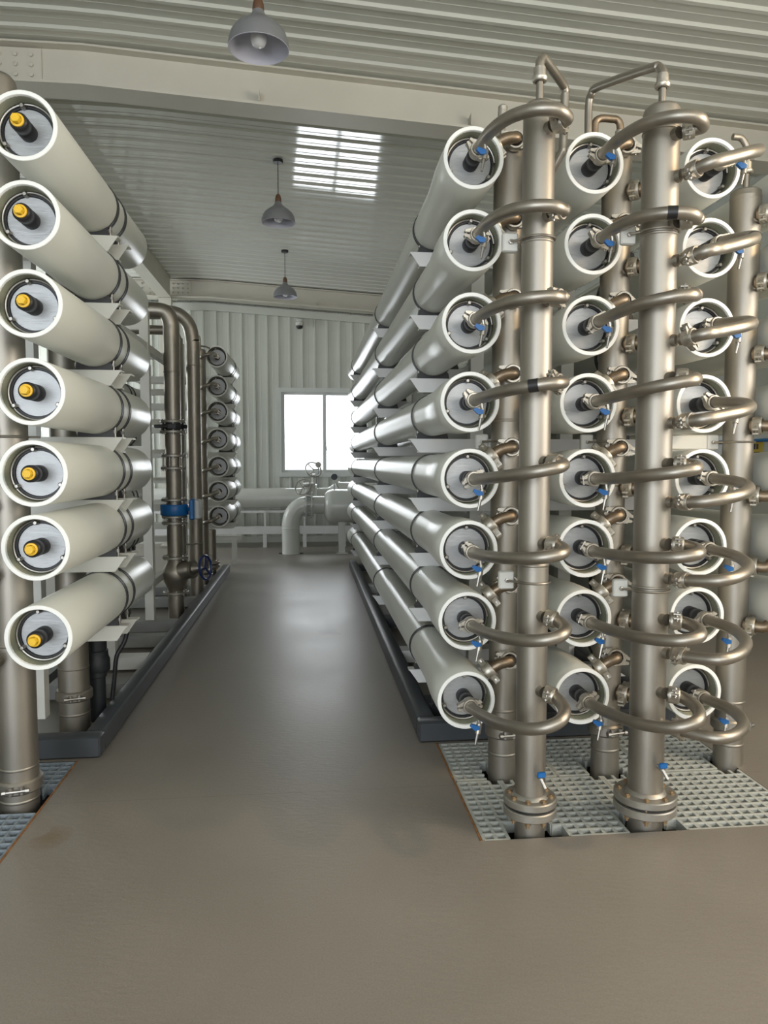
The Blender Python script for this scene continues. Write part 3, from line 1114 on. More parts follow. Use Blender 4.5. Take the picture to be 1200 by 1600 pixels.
for i in range(8):
    dx = [0.005, 0.006, 0.002, -0.002, 0.0, -0.003, -0.006, -0.008][i]
    extra = ' with black tape' if i == 3 else ''
    loop_pipe(PA, H1X, H1Y, ROW[i], ZA[i], XA + dx, 'curved pipe%s joining %s aisle vessel to slim front header' % (extra, nth(i, 8)), 'loop pipes on the slim header', 13, taped={3: 33}.get(i), amp=AMP[i])
    extra = ' with black tape' if i == 1 else ''
    loop_pipe(PB, H2X, H2Y, ROW[i], ZB[i], XB + dx, 'curved pipe%s joining %s middle-column vessel to thick header' % (extra, nth(i, 8)), 'left loop pipes on the thick header', 13, taped={1: 33}.get(i), amp=AMP[i])
    extra = ' with black tape' if i == 1 else ''
    loop_pipe(PC, H2X, H2Y, ROW[i], ZCc[i], XC + dx, 'curved pipe%s joining %s third-column vessel to thick header' % (extra, nth(i, 8)), 'right loop pipes on the thick header', 18, taped={1: 28}.get(i), amp=AMP[i])

# elbows from the vessel sides to the rear headers
def elbow(xv, hx, z, label, group):
    t = thing('elbow_pipe', label, 'pipe', (xv, 3.06, z), group)
    o = hx - xv
    pts = [(0.095, 0, 0.076), (0.120, -0.004, 0.096), (0.158, -0.012, 0.121), (o - 0.006, -0.006, 0.130), (o - 0.002, 0.02, 0.130), (o + 0.004, 0.050, 0.130)]
    m_ = MB()
    m_.tube(pts, 0.0235, 16, smooth=6)
    m_.build('pipe_bend', M['steel_brown'], t)
    coupling(t, (0.113, -0.003, 0.091), (0.77, -0.05, 0.64), 1.2, 27)
    coupling(t, (o + 0.000, 0.020, 0.130), (0.1, 1, 0), 0.3, 27)


for i, z in enumerate(ROW):
    elbow(XA, R1X, z, 'short brownish elbow, %s between aisle vessels and rear header' % nth(i, 8), 'elbows on the first rear header')
    elbow(XB, R2X, z, 'short brownish elbow, %s between middle vessels and rear header' % nth(i, 8), 'elbows on the second rear header')
    t = thing('branch_pipe', 'straight brownish pipe, %s from rear header to third-column vessel' % nth(i, 8), 'pipe', (R2X, RY, z - 0.045), 'branch pipes to the third column')
    m_ = MB()
    m_.tube([(0.030, -0.052, 0), (0.075, -0.085, 0), (0.13, -0.10, 0.005), (0.198, -0.105, 0.02)], 0.024, 16, smooth=5)
    m_.build('pipe_bend', M['steel_brown'], t)
    coupling(t, (0.052, -0.070, 0), (0.8, -0.6, 0), 0.5, 27)
    if i < 7:
        t = thing('branch_pipe', 'straight brownish pipe running right from lidded header, %s of seven' % nth(i, 7), 'pipe', (R3X, RY, ZR3[i]), 'branch pipes to the right edge')
        m_ = MB()
        dz = ROW[i] - ZR3[i]
        m_.tube([(0.020, -0.058, 0), (0.05, -0.085, 0), (0.09, -0.105, 0), (0.13, -0.10, dz * .3), (0.17, -0.085, dz * .6)], 0.0245, 16, smooth=5)
        m_.build('pipe_bend', M['steel_brown'], t)
        coupling(t, (0.042, -0.078, 0), (0.75, -0.66, 0), 0.5, 27)

# vent lines on top of the headers
def union(m_, x, y, z):
    m_.lathe([(0.016, z - 0.03), (0.024, z - 0.028), (0.028, z - 0.022), (0.028, z - 0.014), (0.022, z - 0.010), (0.021, z + 0.02), (0.016, z + 0.024)], 'z', 18, (x, y, 0))


v = thing('vent_pipe', 'thin bent vent pipe rising from the slim front header', 'pipe', (H1X, H1Y, 2.685), 'vent pipes')
m_ = MB()
m_.tube([(0, 0, -0.002), (0, 0, 0.10)], 0.013, 14)
m_.tube([(0, 0, 0.10), (0, 0, 0.135), (0.012, 0.012, 0.155), (0.03, 0.03, 0.16), (0.135, 0.150, 0.145), (0.152, 0.17, 0.13), (0.155, 0.175, 0.10), (0.150, 0.175, -0.07), (0.145, 0.18, -0.10), (0.10, 0.24, -0.19), (0.08, 0.36, -0.24)], 0.0165, 14, smooth=4)
m_.build('pipe_bend', M['steel_hose'], v)
m_ = MB()
union(m_, 0, 0, 0.098)
m_.build('union_nut', M['cast'], v)
v = thing('vent_pipe', 'thin bent vent pipe rising from the thick front header', 'pipe', (H2X, H2Y, 2.70), 'vent pipes')
m_ = MB()
m_.tube([(0, 0, -0.002), (0, 0, 0.09)], 0.013, 14)
m_.tube([(0, 0, 0.09), (0, 0, 0.115), (-0.006, 0.02, 0.142), (-0.02, 0.06, 0.16), (-0.072, 0.42, 0.268), (-0.082, 0.48, 0.265), (-0.085, 0.50, 0.225), (-0.085, 0.50, 0.08), (-0.085, 0.50, -0.10)], 0.0165, 14, smooth=5)
m_.build('pipe_bend', M['steel_hose'], v)
m_ = MB()
union(m_, 0, 0, 0.088)
m_.build('union_nut', M['cast'], v)
v = thing('vent_pipe', 'small arched vent pipe on the header behind the middle column', 'pipe', (R2X, RY, 2.74), 'vent pipes')
m_ = MB()
m_.tube([(0.01, 0, -0.004), (0.01, 0, 0.06)], 0.018, 14)
m_.tube([(0.01, 0, 0.06), (0.01, 0, 0.115), (-0.005, 0, 0.137), (-0.03, 0, 0.14), (-0.075, 0, 0.14), (-0.098, 0, 0.128), (-0.103, 0, 0.10), (-0.103, 0.0, 0.04), (-0.103, 0.02, -0.10)], 0.0155, 14, smooth=4)
m_.build('pipe_bend', M['steel_brown'], v)
m_ = MB()
union(m_, 0.01, 0, 0.07)
m_.build('union_nut', M['cast'], v)
v = thing('vent_pipe', 'short vent pipe on the header behind the slim one', 'pipe', (R1X - 0.03, RY, 2.735), 'vent pipes')
m_ = MB()
m_.tube([(0, 0, 0.0), (0, 0, 0.16)], 0.012, 12)
m_.build('pipe_bend', M['steel_hose'], v)
m_ = MB()
union(m_, 0, 0, 0.135)
m_.lathe([(0.02, 0.155), (0.02, 0.172), (0.012, 0.18), (0, 0.18)], 'z', 14)
m_.build('union_nut', M['cast'], v)
v = thing('vent_pipe', 'vent pipe with blue lever valve on the lidded header', 'pipe', (R3X, RY, 2.60), 'vent pipes')
m_ = MB()
m_.tube([(0, 0, -0.002), (0, 0, 0.15)], 0.014, 14)
m_.tube([(0, 0, 0.15), (-0.004, 0, 0.19), (-0.03, 0, 0.225), (-0.07, 0, 0.23)], 0.014, 14, smooth=4)
m_.build('pipe_bend', M['steel_hose'], v)
m_ = MB()
union(m_, 0, 0, 0.10)
m_.tube([(-0.025, 0, 0.145), (0.025, 0, 0.145)], 0.02, 12)
vv = m_.build('valve_body', M['cast'], v)
m_ = MB()
m_.rbox(-0.004, 0.055, -0.03, -0.012, 0.15, 0.166, 0.004)
m_.build('lever', M['blue'], vv)

# ------------------------------------------------------------------ left foreground pipes
g = 'left rack header pipes'
lh = header('header_pipe', 'thick vertical steel header at the left edge standing in the grating', -1.193, 3.10, 0.076, -0.40, 2.9,
            [(-0.045, -0.09, z - 0.14, 0.0235, 0.02) for z in ROWL], [1.50, 0.665, 0.155, 0.02], group=g)
pipe_clamp(lh, 0.076, 0.085, -1.35)
for z in ROWL:
    coupling(lh, (-0.055, -0.108, z - 0.14), (-0.045, -0.09, 0), 0.4)
u_bolt(lh, 0.076, 1.50, side=1, plate=False)
lh2 = header('header_pipe', 'vertical steel header behind the lowest yellow capped vessel', -1.216, 3.91, 0.076, 0.0, 2.75,
             [], [0.34, 0.10], group=g)
pipe_clamp(lh2, 0.076, 0.20, -1.25)
pv = thing('drain_pipe', 'dark plastic pipe with union under the left vessels', 'pipe', (-1.139, 4.06, 0))
m_ = MB()
m_.lathe([(0.042, 0.0), (0.042, 0.24), (0.050, 0.245), (0.050, 0.300), (0.052, 0.385), (0.052, 0.56), (0.042, 0.575), (0.042, 0.70), (0.0, 0.70)], 'z', 24)
m_.build('pipe', M['blackpipe'], pv)
m_ = MB()
m_.lathe([(0.050, 0.275), (0.066, 0.275), (0.069, 0.285), (0.069, 0.335), (0.064, 0.345), (0.060, 0.36), (0.060, 0.385), (0.052, 0.39)], 'z', 12)
m_.build('union_nut', M['blackpipe'], pv)
hs = tag(MB().tube([(-1.03, 4.12, 0.70), (-1.0, 4.13, 0.62), (-0.988, 4.13, 0.52), (-1.005, 4.12, 0.42), (-1.045, 4.10, 0.34), (-1.06, 4.10, 0.22), (-1.075, 4.10, 0.105)], 0.012, 10, smooth=6).build('black_hose', M['black']),
         'thin black hose curving beside the dark plastic pipe', 'hose')

# ------------------------------------------------------------------ far left risers with flow meter and valve
rs = thing('riser_pipe', 'flanged steel riser with blue flow meter and globe valve', 'pipe', (-1.178, 6.7, 0), 'left steel risers')


def fl(m_, z, r, h=0.022):
    m_.lathe([(0.05, z), (r - .003, z), (r, z + .003), (r, z + h - .003), (r - .003, z + h), (0.05, z + h)], 'z', 28)


m_ = MB()
m_.tube([(0, 0, 0.0), (0, 0, 0.9), (0, 0, 1.73), (0, 0, 2.10), (0, 0, 2.50), (0, -0.006, 2.60), (-0.025, -0.012, 2.68), (-0.09, -0.014, 2.715), (-0.30, -0.014, 2.715), (-0.7, -0.014, 2.715)], 0.070, 24, smooth=5)
m_.lathe([(0.070, 2.18), (0.0725, 2.183), (0.0725, 2.19), (0.070, 2.193)], 'z', 28)
m_.build('pipe', M['steel_hose'], rs)
for z in (0.225, 0.54, 0.85, 0.905, 1.055, 1.335, 1.445, 1.655, 1.745):
    m_ = MB()
    fl(m_, z, 0.112)
    f_ = m_.build('flange', M['flange'], rs)
    for i in range(8):
        a = 2 * PI * i / 8 + .2
        m_ = MB()
        m_.lathe([(0.010, z - 0.012), (0.010, z + 0.034)], 'z', 6, (0.093 * math.cos(a), 0.093 * math.sin(a), 0), True, True)
        m_.build('flange_bolt', M['bolt'], f_)
# butterfly valve
m_ = MB()
m_.lathe([(0.06, 1.680), (0.10, 1.680), (0.10, 1.742), (0.06, 1.742)], 'z', 24)
m_.cyl((0, 0, 1.71), (0.125, -0.06, 1.71), 0.018, 10)
b_ = m_.build('butterfly_valve', M['black'], rs)
m_ = MB()
m_.rbox(-0.14, 0.02, -0.125, -0.100, 1.695, 1.725, 0.006)
m_.rbox(-0.03, 0.05, -0.13, -0.095, 1.685, 1.735, 0.006)
m_.build('handle', M['black'], b_)
# sight spool between two flanges
for i in range(6):
    a = 2 * PI * i / 6 + .3
    m_ = MB()
    m_.cyl((0.088 * math.cos(a), 0.088 * math.sin(a), 1.357), (0.088 * math.cos(a), 0.088 * math.sin(a), 1.445), 0.008, 8)
    m_.build('tie_rod', M['bolt'], rs)
# flow meter
m_ = MB()
m_.lathe([(0.06, 0.93), (0.118, 0.93), (0.122, 0.936), (0.122, 1.02), (0.118, 1.026), (0.06, 1.026)], 'z', 36)
fm = m_.build('flow_meter', M['flowblue'], rs, label='blue flow meter ring')
m_ = MB()
m_.cyl((0.11, 0, 0.98), (0.16, -0.02, 0.98), 0.018, 12)
m_.rbox(0.14, 0.185, -0.10, 0.05, 0.89, 1.075, 0.012)
m_.build('meter_neck', M['flowblue'], fm)
m_ = MB()
m_.rbox(0.186, 0.235, -0.10, 0.05, 0.895, 1.07, 0.012)
m_.build('meter_display', M['greybox'], fm, label='light grey meter housing')
# globe valve with blue hand wheel
m_ = MB()
m_.lathe([(0.0715, 0.25), (0.076, 0.28), (0.105, 0.34), (0.118, 0.40), (0.105, 0.46), (0.076, 0.51), (0.0715, 0.54)], 'z', 28)
m_.tube([(0, 0, 0.42), (0.10, -0.04, 0.44), (0.15, -0.06, 0.45)], lambda u: 0.10 - 0.03 * u, 20)
m_.lathe([(0.085, 0.0), (0.085, 0.02)], 'z', 18, (0, 0, 0), True, True) if False else None
m_.tube([(0.15, -0.06, 0.45), (0.17, -0.068, 0.453)], 0.082, 20)
m_.tube([(0.17, -0.068, 0.453), (0.27, -0.105, 0.47)], lambda u: 0.05 - .03 * u, 14)
gv = m_.build('globe_valve', M['steel_hose'], rs)
m_ = MB()
d = Vector((0.93, -0.36, 0.1)).normalized()
u = d.orthogonal().normalized()
w_ = d.cross(u)
c_ = Vector((0.275, -0.107, 0.47))
R_ = 0.105
m_.tube([c_ + u * (R_ * math.cos(2 * PI * i / 24)) + w_ * (R_ * math.sin(2 * PI * i / 24)) for i in range(24)], 0.011, 8, closed=True)
for i in range(3):
    a = 2 * PI * i / 3 + .5
    m_.tube([c_, c_ + u * (R_ * math.cos(a)) + w_ * (R_ * math.sin(a))], 0.008, 8)
m_.build('hand_wheel', M['wheelblue'], gv, label='dark blue hand wheel')

rs2 = thing('riser_pipe', 'steel riser behind the flow meter with gooseneck toward the wall', 'pipe', (-1.12, 7.55, 0), 'left steel risers')
m_ = MB()
m_.tube([(0, 0, 0.0), (0, 0, 1.2), (0, 0, 2.45), (-0.004, 0, 2.60), (-0.03, -0.0, 2.74), (-0.10, 0, 2.83), (-0.20, 0, 2.87), (-0.40, 0, 2.87), (-0.9, 0, 2.87)], 0.068, 24, smooth=5)
for z in (0.95, 2.35):
    m_.lathe([(0.068, z), (0.071, z + .003), (0.071, z + .010), (0.068, z + .013)], 'z', 28)
m_.build('pipe', M['steel_hose'], rs2)
rs3 = thing('riser_pipe', 'slim steel riser standing between the two thicker risers', 'pipe', (-1.222, 7.3, 0), 'left steel risers')
m_ = MB()
m_.tube([(0, 0, 0.0), (0, 0, 2.35), (0, 0, 2.52), (-0.02, 0.0, 2.60), (-0.07, 0.0, 2.645), (-0.14, 0, 2.655), (-0.5, 0, 2.655)], 0.044, 20, smooth=4)
m_.lathe([(0.044, 2.2), (0.047, 2.203), (0.047, 2.21), (0.044, 2.213)], 'z', 24)
m_.build('pipe', M['steel_hose'], rs3)
m_ = MB()
m_.tube([(0.0, -0.05, 0.60), (0.0, -0.06, 0.60), (0.20, 0.10, 0.60)], 0.006, 6)
m_.build('pipe_bracket', M['bolt'], rs3)

fh = header('header_pipe', 'steel header feeding the far stack near the end wall', -1.145, 8.20, 0.062, 0.0, 2.62, [], [2.42, 1.5, 0.9], group='far left headers', mat='steel_hose')
flange_pair(fh, 0.062, 0.10, 0.175, 6)
fh2 = header('header_pipe', 'shorter steel header right behind the far feed header', -1.150, 8.92, 0.060, 0.0, 0.60, [], [0.3], cap='lid', group='far left headers', mat='steel_hose')
flange_pair(fh2, 0.060, 0.10, 0.175, 6)
v = thing('vent_pipe', 'little bent vent pipe above the far feed header', 'pipe', (-1.145, 8.20, 2.62), 'vent pipes')
m_ = MB()
m_.tube([(0, 0, -0.004), (0, 0, 0.09), (-0.01, 0, 0.13), (-0.05, 0, 0.14), (-0.08, 0, 0.11), (-0.085, 0, 0.02)], 0.014, 12, smooth=4)
m_.tube([(0, 0, 0.03), (0.07, -0.02, 0.02), (0.11, -0.03, 0.0)], 0.009, 8)
m_.build('pipe_bend', M['steel_hose'], v)
for i, z in enumerate([2.567, 2.244, 1.962, 1.657, 1.35, 1.071, 0.79]):
    t = thing('branch_pipe', 'thin steel pipe, %s feeding the far stack near end wall' % nth(i, 7), 'pipe', (-1.145, 8.20, z - 0.03), 'branch pipes of the far stack')
    m_ = MB()
    m_.tube([(0.02, -0.055, -0.02), (0.05, -0.12, -0.01), (0.12, -0.13, 0.01), (0.152, -0.04, 0.03), (0.153, 0.14, 0.03)], 0.02, 12, smooth=5)
    m_.build('pipe_bend', M['steel_hose'], t)
    coupling(t, (0.153, 0.10, 0.03), (0, 1, 0), 0.6)
# frame under the far stack
fr = thing('vessel_rack', 'white steel stand carrying the far stack by the end wall', 'rack', (-1.15, 9.25, 0))
for z in [2.567, 2.244, 1.962, 1.657, 1.35, 1.071, 0.79]:
    for y in (-0.05, 0.095):
        m_ = MB()
        channel(m_, -0.9, 0.285, y, z - 0.1215 - 0.0150, flip=-1)
        m_.build('crossbar', M['white'], fr)
for x in (-0.80, -0.14):
    m_ = MB()
    m_.box(x - 0.035, x + 0.035, 0.16, 0.22, 0, 2.6)
    m_.build('post', M['white'], fr)

# ------------------------------------------------------------------ white pipework at the end wall
ep = thing('elbow_pipe', 'big white pipe rising from the floor and bending into the valve', 'pipe', (-0.255, 11.3, 0))
m_ = MB()
m_.tube([(0, 0, 0.0), (0, 0, 0.38), (0.0, 0, 0.46), (0.035, 0, 0.60), (0.125, 0, 0.705), (0.25, 0, 0.745), (0.32, 0, 0.745), (0.52, 0, 0.745)], 0.135, 32, smooth=6)
m_.lathe([(0.135, 0.385), (0.1385, 0.39), (0.1385, 0.40), (0.135, 0.405)], 'z', 32)
m_.build('pipe', M['tankwhite'], ep)
for s in (-1, 1):
    m_ = MB()
    m_.box(s * 0.15 - 0.035, s * 0.15 + 0.035, -0.03, 0.03, 0, 0.012)
    m_.build('floor_bracket', M['curb'], ep)
tk = thing('pressure_tank', 'white horizontal drum on posts below the window', 'tank', (0.25, 11.3, 0))
m_ = MB()
m_.lathe([(0.0, -0.01), (0.13, 0.0), (0.21, 0.03), (0.245, 0.08), (0.252, 0.13), (0.252, 1.05), (0.24, 1.12), (0.13, 1.18), (0.0, 1.19)], 'x', 40, (0, 0, 0.73))
m_.build('shell', M['tankwhite'], tk)
for x in (0.27, 0.95):
    m_ = MB()
    m_.box(x - 0.05, x + 0.05, -0.05, 0.05, 0, 0.55)
    p_ = m_.build('leg', M['tankwhite'], tk)
    m_ = MB()
    m_.box(x - 0.09, x + 0.09, -0.08, 0.08, 0, 0.012)
    m_.build('foot_plate', M['tankwhite'], p_)
vg = thing('gate_valve', 'white gate valve with a thin hand wheel beside the drum', 'valve', (0.02, 11.3, 0.745))
m_ = MB()
for y0, y1 in ((-0.055, -0.03), (0.03, 0.055)):
    m_.lathe([(0.137, y0), (0.20, y0), (0.20, y1), (0.137, y1)], 'x', 28)
m_.build('body', M['tankwhite'], vg)
for i in range(10):
    a = 2 * PI * i / 10
    m_ = MB()
    m_.cyl((-0.075, 0.175 * math.cos(a), 0.175 * math.sin(a)), (0.075, 0.175 * math.cos(a), 0.175 * math.sin(a)), 0.012, 6)
    m_.build('flange_bolt', M['greybox'], vg)
m_ = MB()
m_.lathe([(0.05, 0.17), (0.055, 0.24), (0.04, 0.28), (0.06, 0.30), (0.085, 0.315), (0.085, 0.335), (0.0, 0.335)], 'z', 20)
m_.build('bonnet', M['tankwhite'], vg)


def hand_wheel(t, c, d, r, mat):
    m = MB()
    d = Vector(d).normalized()
    u = d.orthogonal().normalized()
    w = d.cross(u)
    c = Vector(c)
    m.tube([c + u * (r * math.cos(2 * PI * i / 28)) + w * (r * math.sin(2 * PI * i / 28)) for i in range(28)], 0.010, 8, closed=True)
    for i in range(3):
        a = 2 * PI * i / 3 + 0.4
        m.tube([c, c + u * (r * math.cos(a)) + w * (r * math.sin(a))], 0.008, 6)
    m.tube([c - d * 0.14, c + d * 0.02], 0.012, 8)
    return m.build('hand_wheel', mat, t)


hand_wheel(vg, (-0.085, -0.04, 0.275), (-0.35, -0.85, 0.35), 0.125, M['flange'])
v2 = thing('gate_valve', 'white valve with raised hand wheel on the rear pipe', 'valve', (0.10, 12.42, 0.80))
m_ = MB()
m_.lathe([(0.17, -0.06), (0.235, -0.06), (0.235, -0.03), (0.19, -0.03), (0.19, 0.03), (0.235, 0.03), (0.235, 0.06), (0.17, 0.06)], 'x', 28)
m_.tube([(0, 0, 0.2), (0, -0.02, 0.40)], 0.03, 12)
m_.build('body', M['tankwhite'], v2)
hand_wheel(v2, (0.0, -0.13, 0.475), (0.3, -0.8, 0.45), 0.135, M['flange'])
lp = thing('water_pipe', 'long thick white pipe lying along the end wall', 'pipe', (0, 12.42, 0.80))
m_ = MB()
m_.tube([(-2.9, 0, 0), (0.028, 0, 0)], 0.168, 32)
m_.build('pipe', M['tankwhite'], lp)
lp = thing('water_pipe', 'raised white pipe behind the drum below the window', 'pipe', (0, 12.42, 0.80))
m_ = MB()
m_.tube([(0.17, 0, 0), (0.40, 0, 0.02), (0.55, 0, 0.10), (0.68, 0, 0.10), (2.4, 0, 0.10)], 0.166, 32, smooth=5)
m_.build('pipe', M['tankwhite'], lp)
for k, (x, y, z, h, lab) in enumerate(((0.185, 12.42, 0.955, 0.40, 'round pressure gauge on a tall stem before the window'), (0.41, 11.3, 0.975, 0.20, 'round black gauge standing on the white drum'))):
    t = thing('pressure_gauge', lab, 'gauge', (x, y, z), 'gauges at the end wall')
    m_ = MB()
    m_.tube([(0, 0, 0.0), (0, 0, h - 0.03)], 0.010, 8)
    m_.build('stem', M['greybox'], t)
    m_ = MB()
    m_.lathe([(0.0, -0.02), (0.048, -0.02), (0.05, -0.016), (0.05, 0.02), (0.045, 0.024), (0.0, 0.024)], 'y', 24, (0, 0, h))
    m_.build('dial_case', M['curb'] if k else M['flange'], t)
sb = thing('pipe_stand', 'low white steel stand under the pipe along the end wall', 'stand', (0, 12.2, 0))
m_ = MB()
m_.box(-2.9, 2.4, -0.04, 0.04, 0.22, 0.345)
m_.build('front_beam', M['greybar'], sb)
m_ = MB()
m_.box(-2.9, 2.4, 0.10, 0.34, 0.56, 0.60)
m_.build('top_beam', M['greybar'], sb)
for x in (-2.2, -1.20, -0.70, -0.05, 0.6, 1.3, 2.1):
    m_ = MB()
    m_.box(x - 0.03, x + 0.03, -0.035, 0.035, 0.0, 0.22)
    m_.build('leg', M['greybar'], sb)
    m_ = MB()
    m_.box(x - 0.015, x + 0.015, 0.045, 0.10, 0.22, 0.60)
    m_.build('strut', M['greybar'], sb)
t = thing('small_table_leg', 'short white post under the far stack rack', 'post', (-1.0, 10.2, 0))
t.name = 'support_post'
m_ = MB()
m_.box(-0.035, 0.035, -0.035, 0.035, 0, 0.34)
m_.box(-0.6, 0.10, -0.035, 0.035, 0.34, 0.40)
m_.build('post_shaft', M['white'], t)

# ------------------------------------------------------------------ camera on the end wall
cc = thing('security_camera', 'small white dome camera high on the end wall', 'camera', (-0.115, WALL_Y - 0.022, 3.77))
m_ = MB()
m_.rbox(-0.05, 0.05, -0.05, 0.0, 0.03, 0.10, 0.01)
m_.lathe([(0.05, 0.03), (0.065, 0.02), (0.07, -0.03), (0.06, -0.04)], 'z', 20, (0, -0.09, 0), True)
m_.box(-0.008, 0.008, -0.012, 0.0, 0.10, 0.30)
m_.build('housing', M['tankwhite'], cc)
m_ = MB()
m_.lathe([(0.056, -0.04), (0.054, -0.065), (0.038, -0.088), (0.0, -0.098)], 'z', 20, (0, -0.09, 0))
m_.build('dome', M['black'], cc)

# ------------------------------------------------------------------ pendant lamps
def lamp(x, y, zr, label):
    t = thing('pendant_lamp', label, 'lamp', (x, y, zr), 'grey pendant lamps')
    r = 0.165
    outer = [(r, 0.0), (r * 1.0, 0.010), (r * 0.975, 0.04), (r * 0.91, 0.072), (r * 0.80, 0.099), (r * 0.65, 0.121), (r * 0.48, 0.139), (r * 0.34, 0.156), (0.043, 0.172), (0.034, 0.188), (0.030, 0.20)]
    m_ = MB()
    m_.lathe(outer, 'z', 48)
    sh = m_.build('lamp_shade', M['shade'], t)
    m_ = MB()
    m_.lathe([(a - 0.004 if a > 0.05 else max(0.0, a - 0.004), b - 0.002) for a, b in outer[:-2]] + [(0.0, 0.17)], 'z', 48)
    m_.lathe([(r, 0.0), (r - 0.004, -0.002)], 'z', 48)
    m_.build('shade_lining', M['shade_in'], t, label='pale inside of the shade')
    m_ = MB()
    m_.lathe([(0.030, 0.198), (0.032, 0.205), (0.030, 0.235), (0.022, 0.262), (0.012, 0.275), (0.0, 0.275)], 'z', 20)
    m_.build('wooden_neck', M['wood'], t, label='brown wooden neck')
    m_ = MB()
    m_.lathe([(0.022, 0.15), (0.024, 0.11), (0.040, 0.09), (0.046, 0.065), (0.044, 0.04), (0.032, 0.018), (0.014, 0.010), (0.0, 0.009)], 'z', 24)
    m_.build('bulb', M['bulb'], t)
    top = zc(x) - zr
    m_ = MB()
    m_.tube([(0, 0, 0.27), (0, 0, top - 0.02)], 0.004, 8)
    m_.build('cable', M['black'], t)
    m_ = MB()
    m_.lathe([(0.0, top - 0.03), (0.045, top - 0.03), (0.05, top - 0.024), (0.05, top - 0.001), (0.0, top - 0.001)], 'z', 24)
    m_.build('ceiling_rose', M['black'], t)
    return t


lamp(-0.247, 4.22, 3.645, 'nearest of three grey bell pendant lamps in a line')
lamp(-0.264, 7.45, 3.735, 'middle of three grey bell pendant lamps in a line')
lamp(-0.290, 10.55, 3.70, 'farthest of three grey bell pendant lamps in a line')

# ------------------------------------------------------------------ gratings
def grating(name, label, x0, x1, y0, y1, holes, pitch=0.047, bar=0.015, h=0.045, top=-0.002, mat='grate'):
    nx = max(1, round((x1 - x0) / pitch))
    ny = max(1, round((y1 - y0) / pitch))
    px, py = (x1 - x0) / nx, (y1 - y0) / ny
    m_ = MB()

    def blocked(x, y):
        for hx0, hx1, hy0, hy1 in holes:
            if hx0 < x < hx1 and hy0 < y < hy1:
                return True
        return False
    b = bar / 2
    z0, z1 = top - h, top
    for j in range(ny + 1):            # bars along X, with a crowned top
        y = y0 + j * py
        run = None
        for i in range(nx + 1):
            ok = i < nx and not blocked(x0 + (i + .5) * px, y)
            if ok and run is None:
                run = x0 + i * px
            if (not ok) and run is not None:
                xe = x0 + i * px
                m_.prism([(y - b * 1.1, z1), (y - b * .7, z1 + .0015), (y + b * .7, z1 + .0015), (y + b * 1.1, z1), (y + b * .7, z0), (y - b * .7, z0)], 'x', run, xe)
                run = None
    for i in range(nx + 1):            # bars along Y sit a little lower
        x = x0 + i * px
        run = None
        for j in range(ny + 1):
            ok = j < ny and not blocked(x, y0 + (j + .5) * py)
            if ok and run is None:
                run = y0 + j * py
            if (not ok) and run is not None:
                m_.prism([(x - b * .9, z1 + .0005), (x + b * .9, z1 + .0005), (x + b * .6, z0), (x - b * .6, z0)], 'y', run, y0 + j * py)
                run = None
    o = m_.build(name, M[mat])
    tag(o, label, 'grating', 'floor gratings')
    return o


def hole(x, y, r):
    return (x - r, x + r, y - r, y + r)


HO = [hole(H1X, H1Y - 0.02, 0.080), hole(H2X, H2Y - 0.02, 0.092), (H1X + .02, H1X + 0.13, 2.5, 2.66), (H2X + .02, H2X + 0.14, 2.5, 2.67),
      hole(R1X, RY, 0.088), hole(R2X, RY, 0.088), hole(R3X, RY, 0.088)]
e = 0.006
grating('floor_grating', 'grey-green floor grating left of the slim front header', 0.645, H1X - .006, 2.592, 3.09, HO)
grating('floor_grating', 'grey-green floor grating between the two front headers', H1X + .006, H2X - .006, 2.592, 3.09, HO)
grating('floor_grating', 'grey-green floor grating right of the thick front header', H2X + .006, 1.948, 2.592, 3.09, HO)
grating('floor_grating', 'rear floor grating under the aisle-side rear header', 0.645, 1.10, 3.115, 3.532, HO)
grating('floor_grating', 'rear floor grating under the middle rear header', 1.112, 1.52, 3.115, 3.532, HO)
grating('floor_grating', 'rear floor grating under the lidded header', 1.532, 1.948, 3.115, 3.532, HO)
HL = [hole(-1.193, 3.10, 0.11)]
grating('floor_grating', 'bluish-lit floor grating in front of the left header', -1.74, -1.092, 1.21, 2.985, HL, bar=0.010, mat='grate_bluelit')
grating('floor_grating', 'bluish-lit floor grating behind the left header', -1.74, -1.092, 3.205, 3.49, HL, bar=0.010, mat='grate_bluelit')

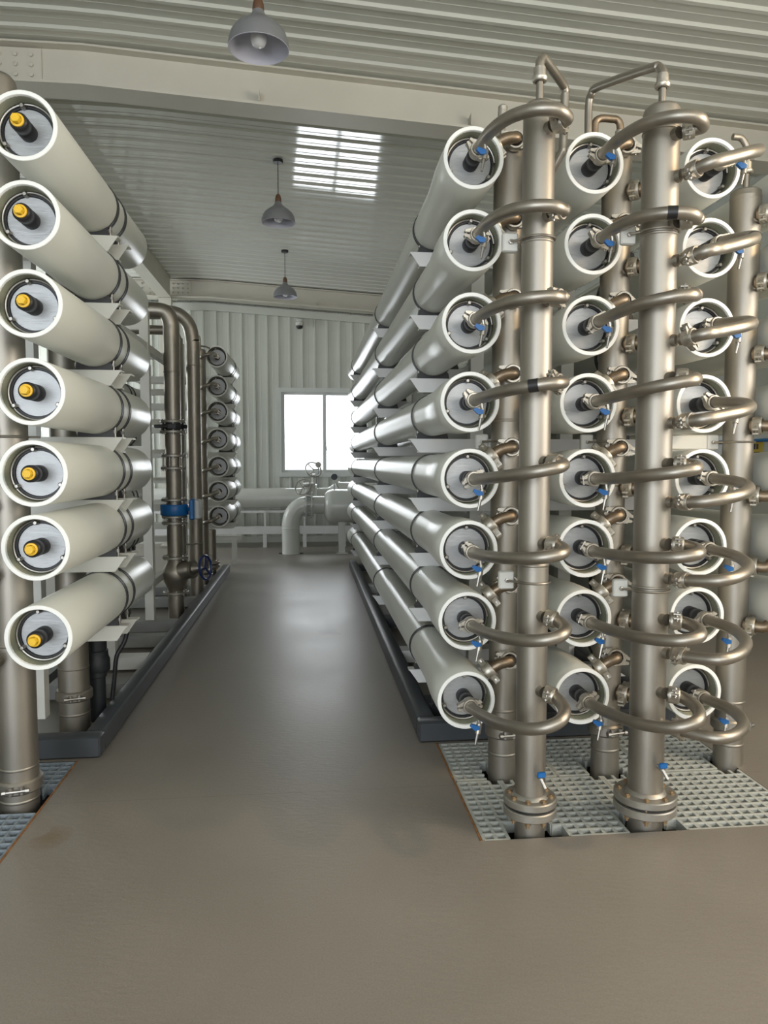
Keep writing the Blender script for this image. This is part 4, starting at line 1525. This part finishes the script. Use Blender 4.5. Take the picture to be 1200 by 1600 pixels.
# ------------------------------------------------------------------ cables under the right rack, sign and line on the right wall
for k, (pts, lab) in enumerate((
        ([(0.70, 3.72, 0.113), (0.74, 3.95, 0.14), (0.80, 4.2, 0.22), (0.84, 4.5, 0.20), (0.86, 4.9, 0.113)], 'black cable looping over the rack base, nearer of two'),
        ([(0.66, 3.78, 0.113), (0.69, 4.0, 0.15), (0.74, 4.25, 0.17), (0.77, 4.55, 0.15), (0.80, 4.9, 0.113)], 'black cable looping over the rack base, closer to aisle'))):
    tag(MB().tube(pts, 0.011, 8, smooth=6).build('power_cable', M['black']), lab, 'cable', 'cables under the right rack')
sg = thing('wall_sign', 'small yellow sign with black marks on the right wall', 'sign', (RIGHT_X - 0.004, 6.55, 1.52))
m_ = MB()
m_.box(-0.004, 0.0, -0.11, 0.11, -0.075, 0.075)
m_.build('sign_plate', M['signyellow'], sg)
m_ = MB()
for y, w in ((0.055, 0.026), (0.01, 0.03), (-0.035, 0.03)):
    m_.box(-0.006, -0.004, y - w / 2, y + w / 2, 0.0, 0.05)
for y in (0.06, 0.03, 0.0, -0.03, -0.06):
    m_.box(-0.006, -0.004, y - 0.008, y + 0.008, -0.05, -0.025)
m_.build('sign_marks', M['black'], sg)
bl = tag(MB().tube([(RIGHT_X - 0.05, 3.5, 1.60), (RIGHT_X - 0.05, 8.0, 1.60)], 0.016, 10).build('water_line', M['bluepipe']), 'thin blue pipe line on the right wall above the sign', 'pipe')

# ------------------------------------------------------------------ assumed unseen lamp, added for warm light on the right-hand side (outside the frame)
assumed_lamp = thing('pendant_lamp', 'assumed unseen pendant lamp for the warm light right of the racks', 'lamp', (3.2, 1.7, 3.05), 'grey pendant lamps')
m_ = MB()
m_.lathe([(0.165, 0.0), (0.16, 0.05), (0.13, 0.11), (0.07, 0.155), (0.03, 0.19), (0.0, 0.19)], 'z', 32)
m_.build('lamp_shade', M['shade'], assumed_lamp)
m_ = MB()
m_.tube([(0, 0, 0.19), (0, 0, zc(3.2) - 3.05)], 0.004, 8)
m_.build('cable', M['black'], assumed_lamp)
ld = bpy.data.lights.new('assumed_warm_bulb', 'POINT')
ld.energy = 115
ld.color = (1.0, 0.72, 0.42)
ld.shadow_soft_size = 0.10
lo = bpy.data.objects.new('assumed_warm_bulb', ld)
COL.objects.link(lo)
lo.parent = assumed_lamp
lo.location = (0, 0, 0.03)
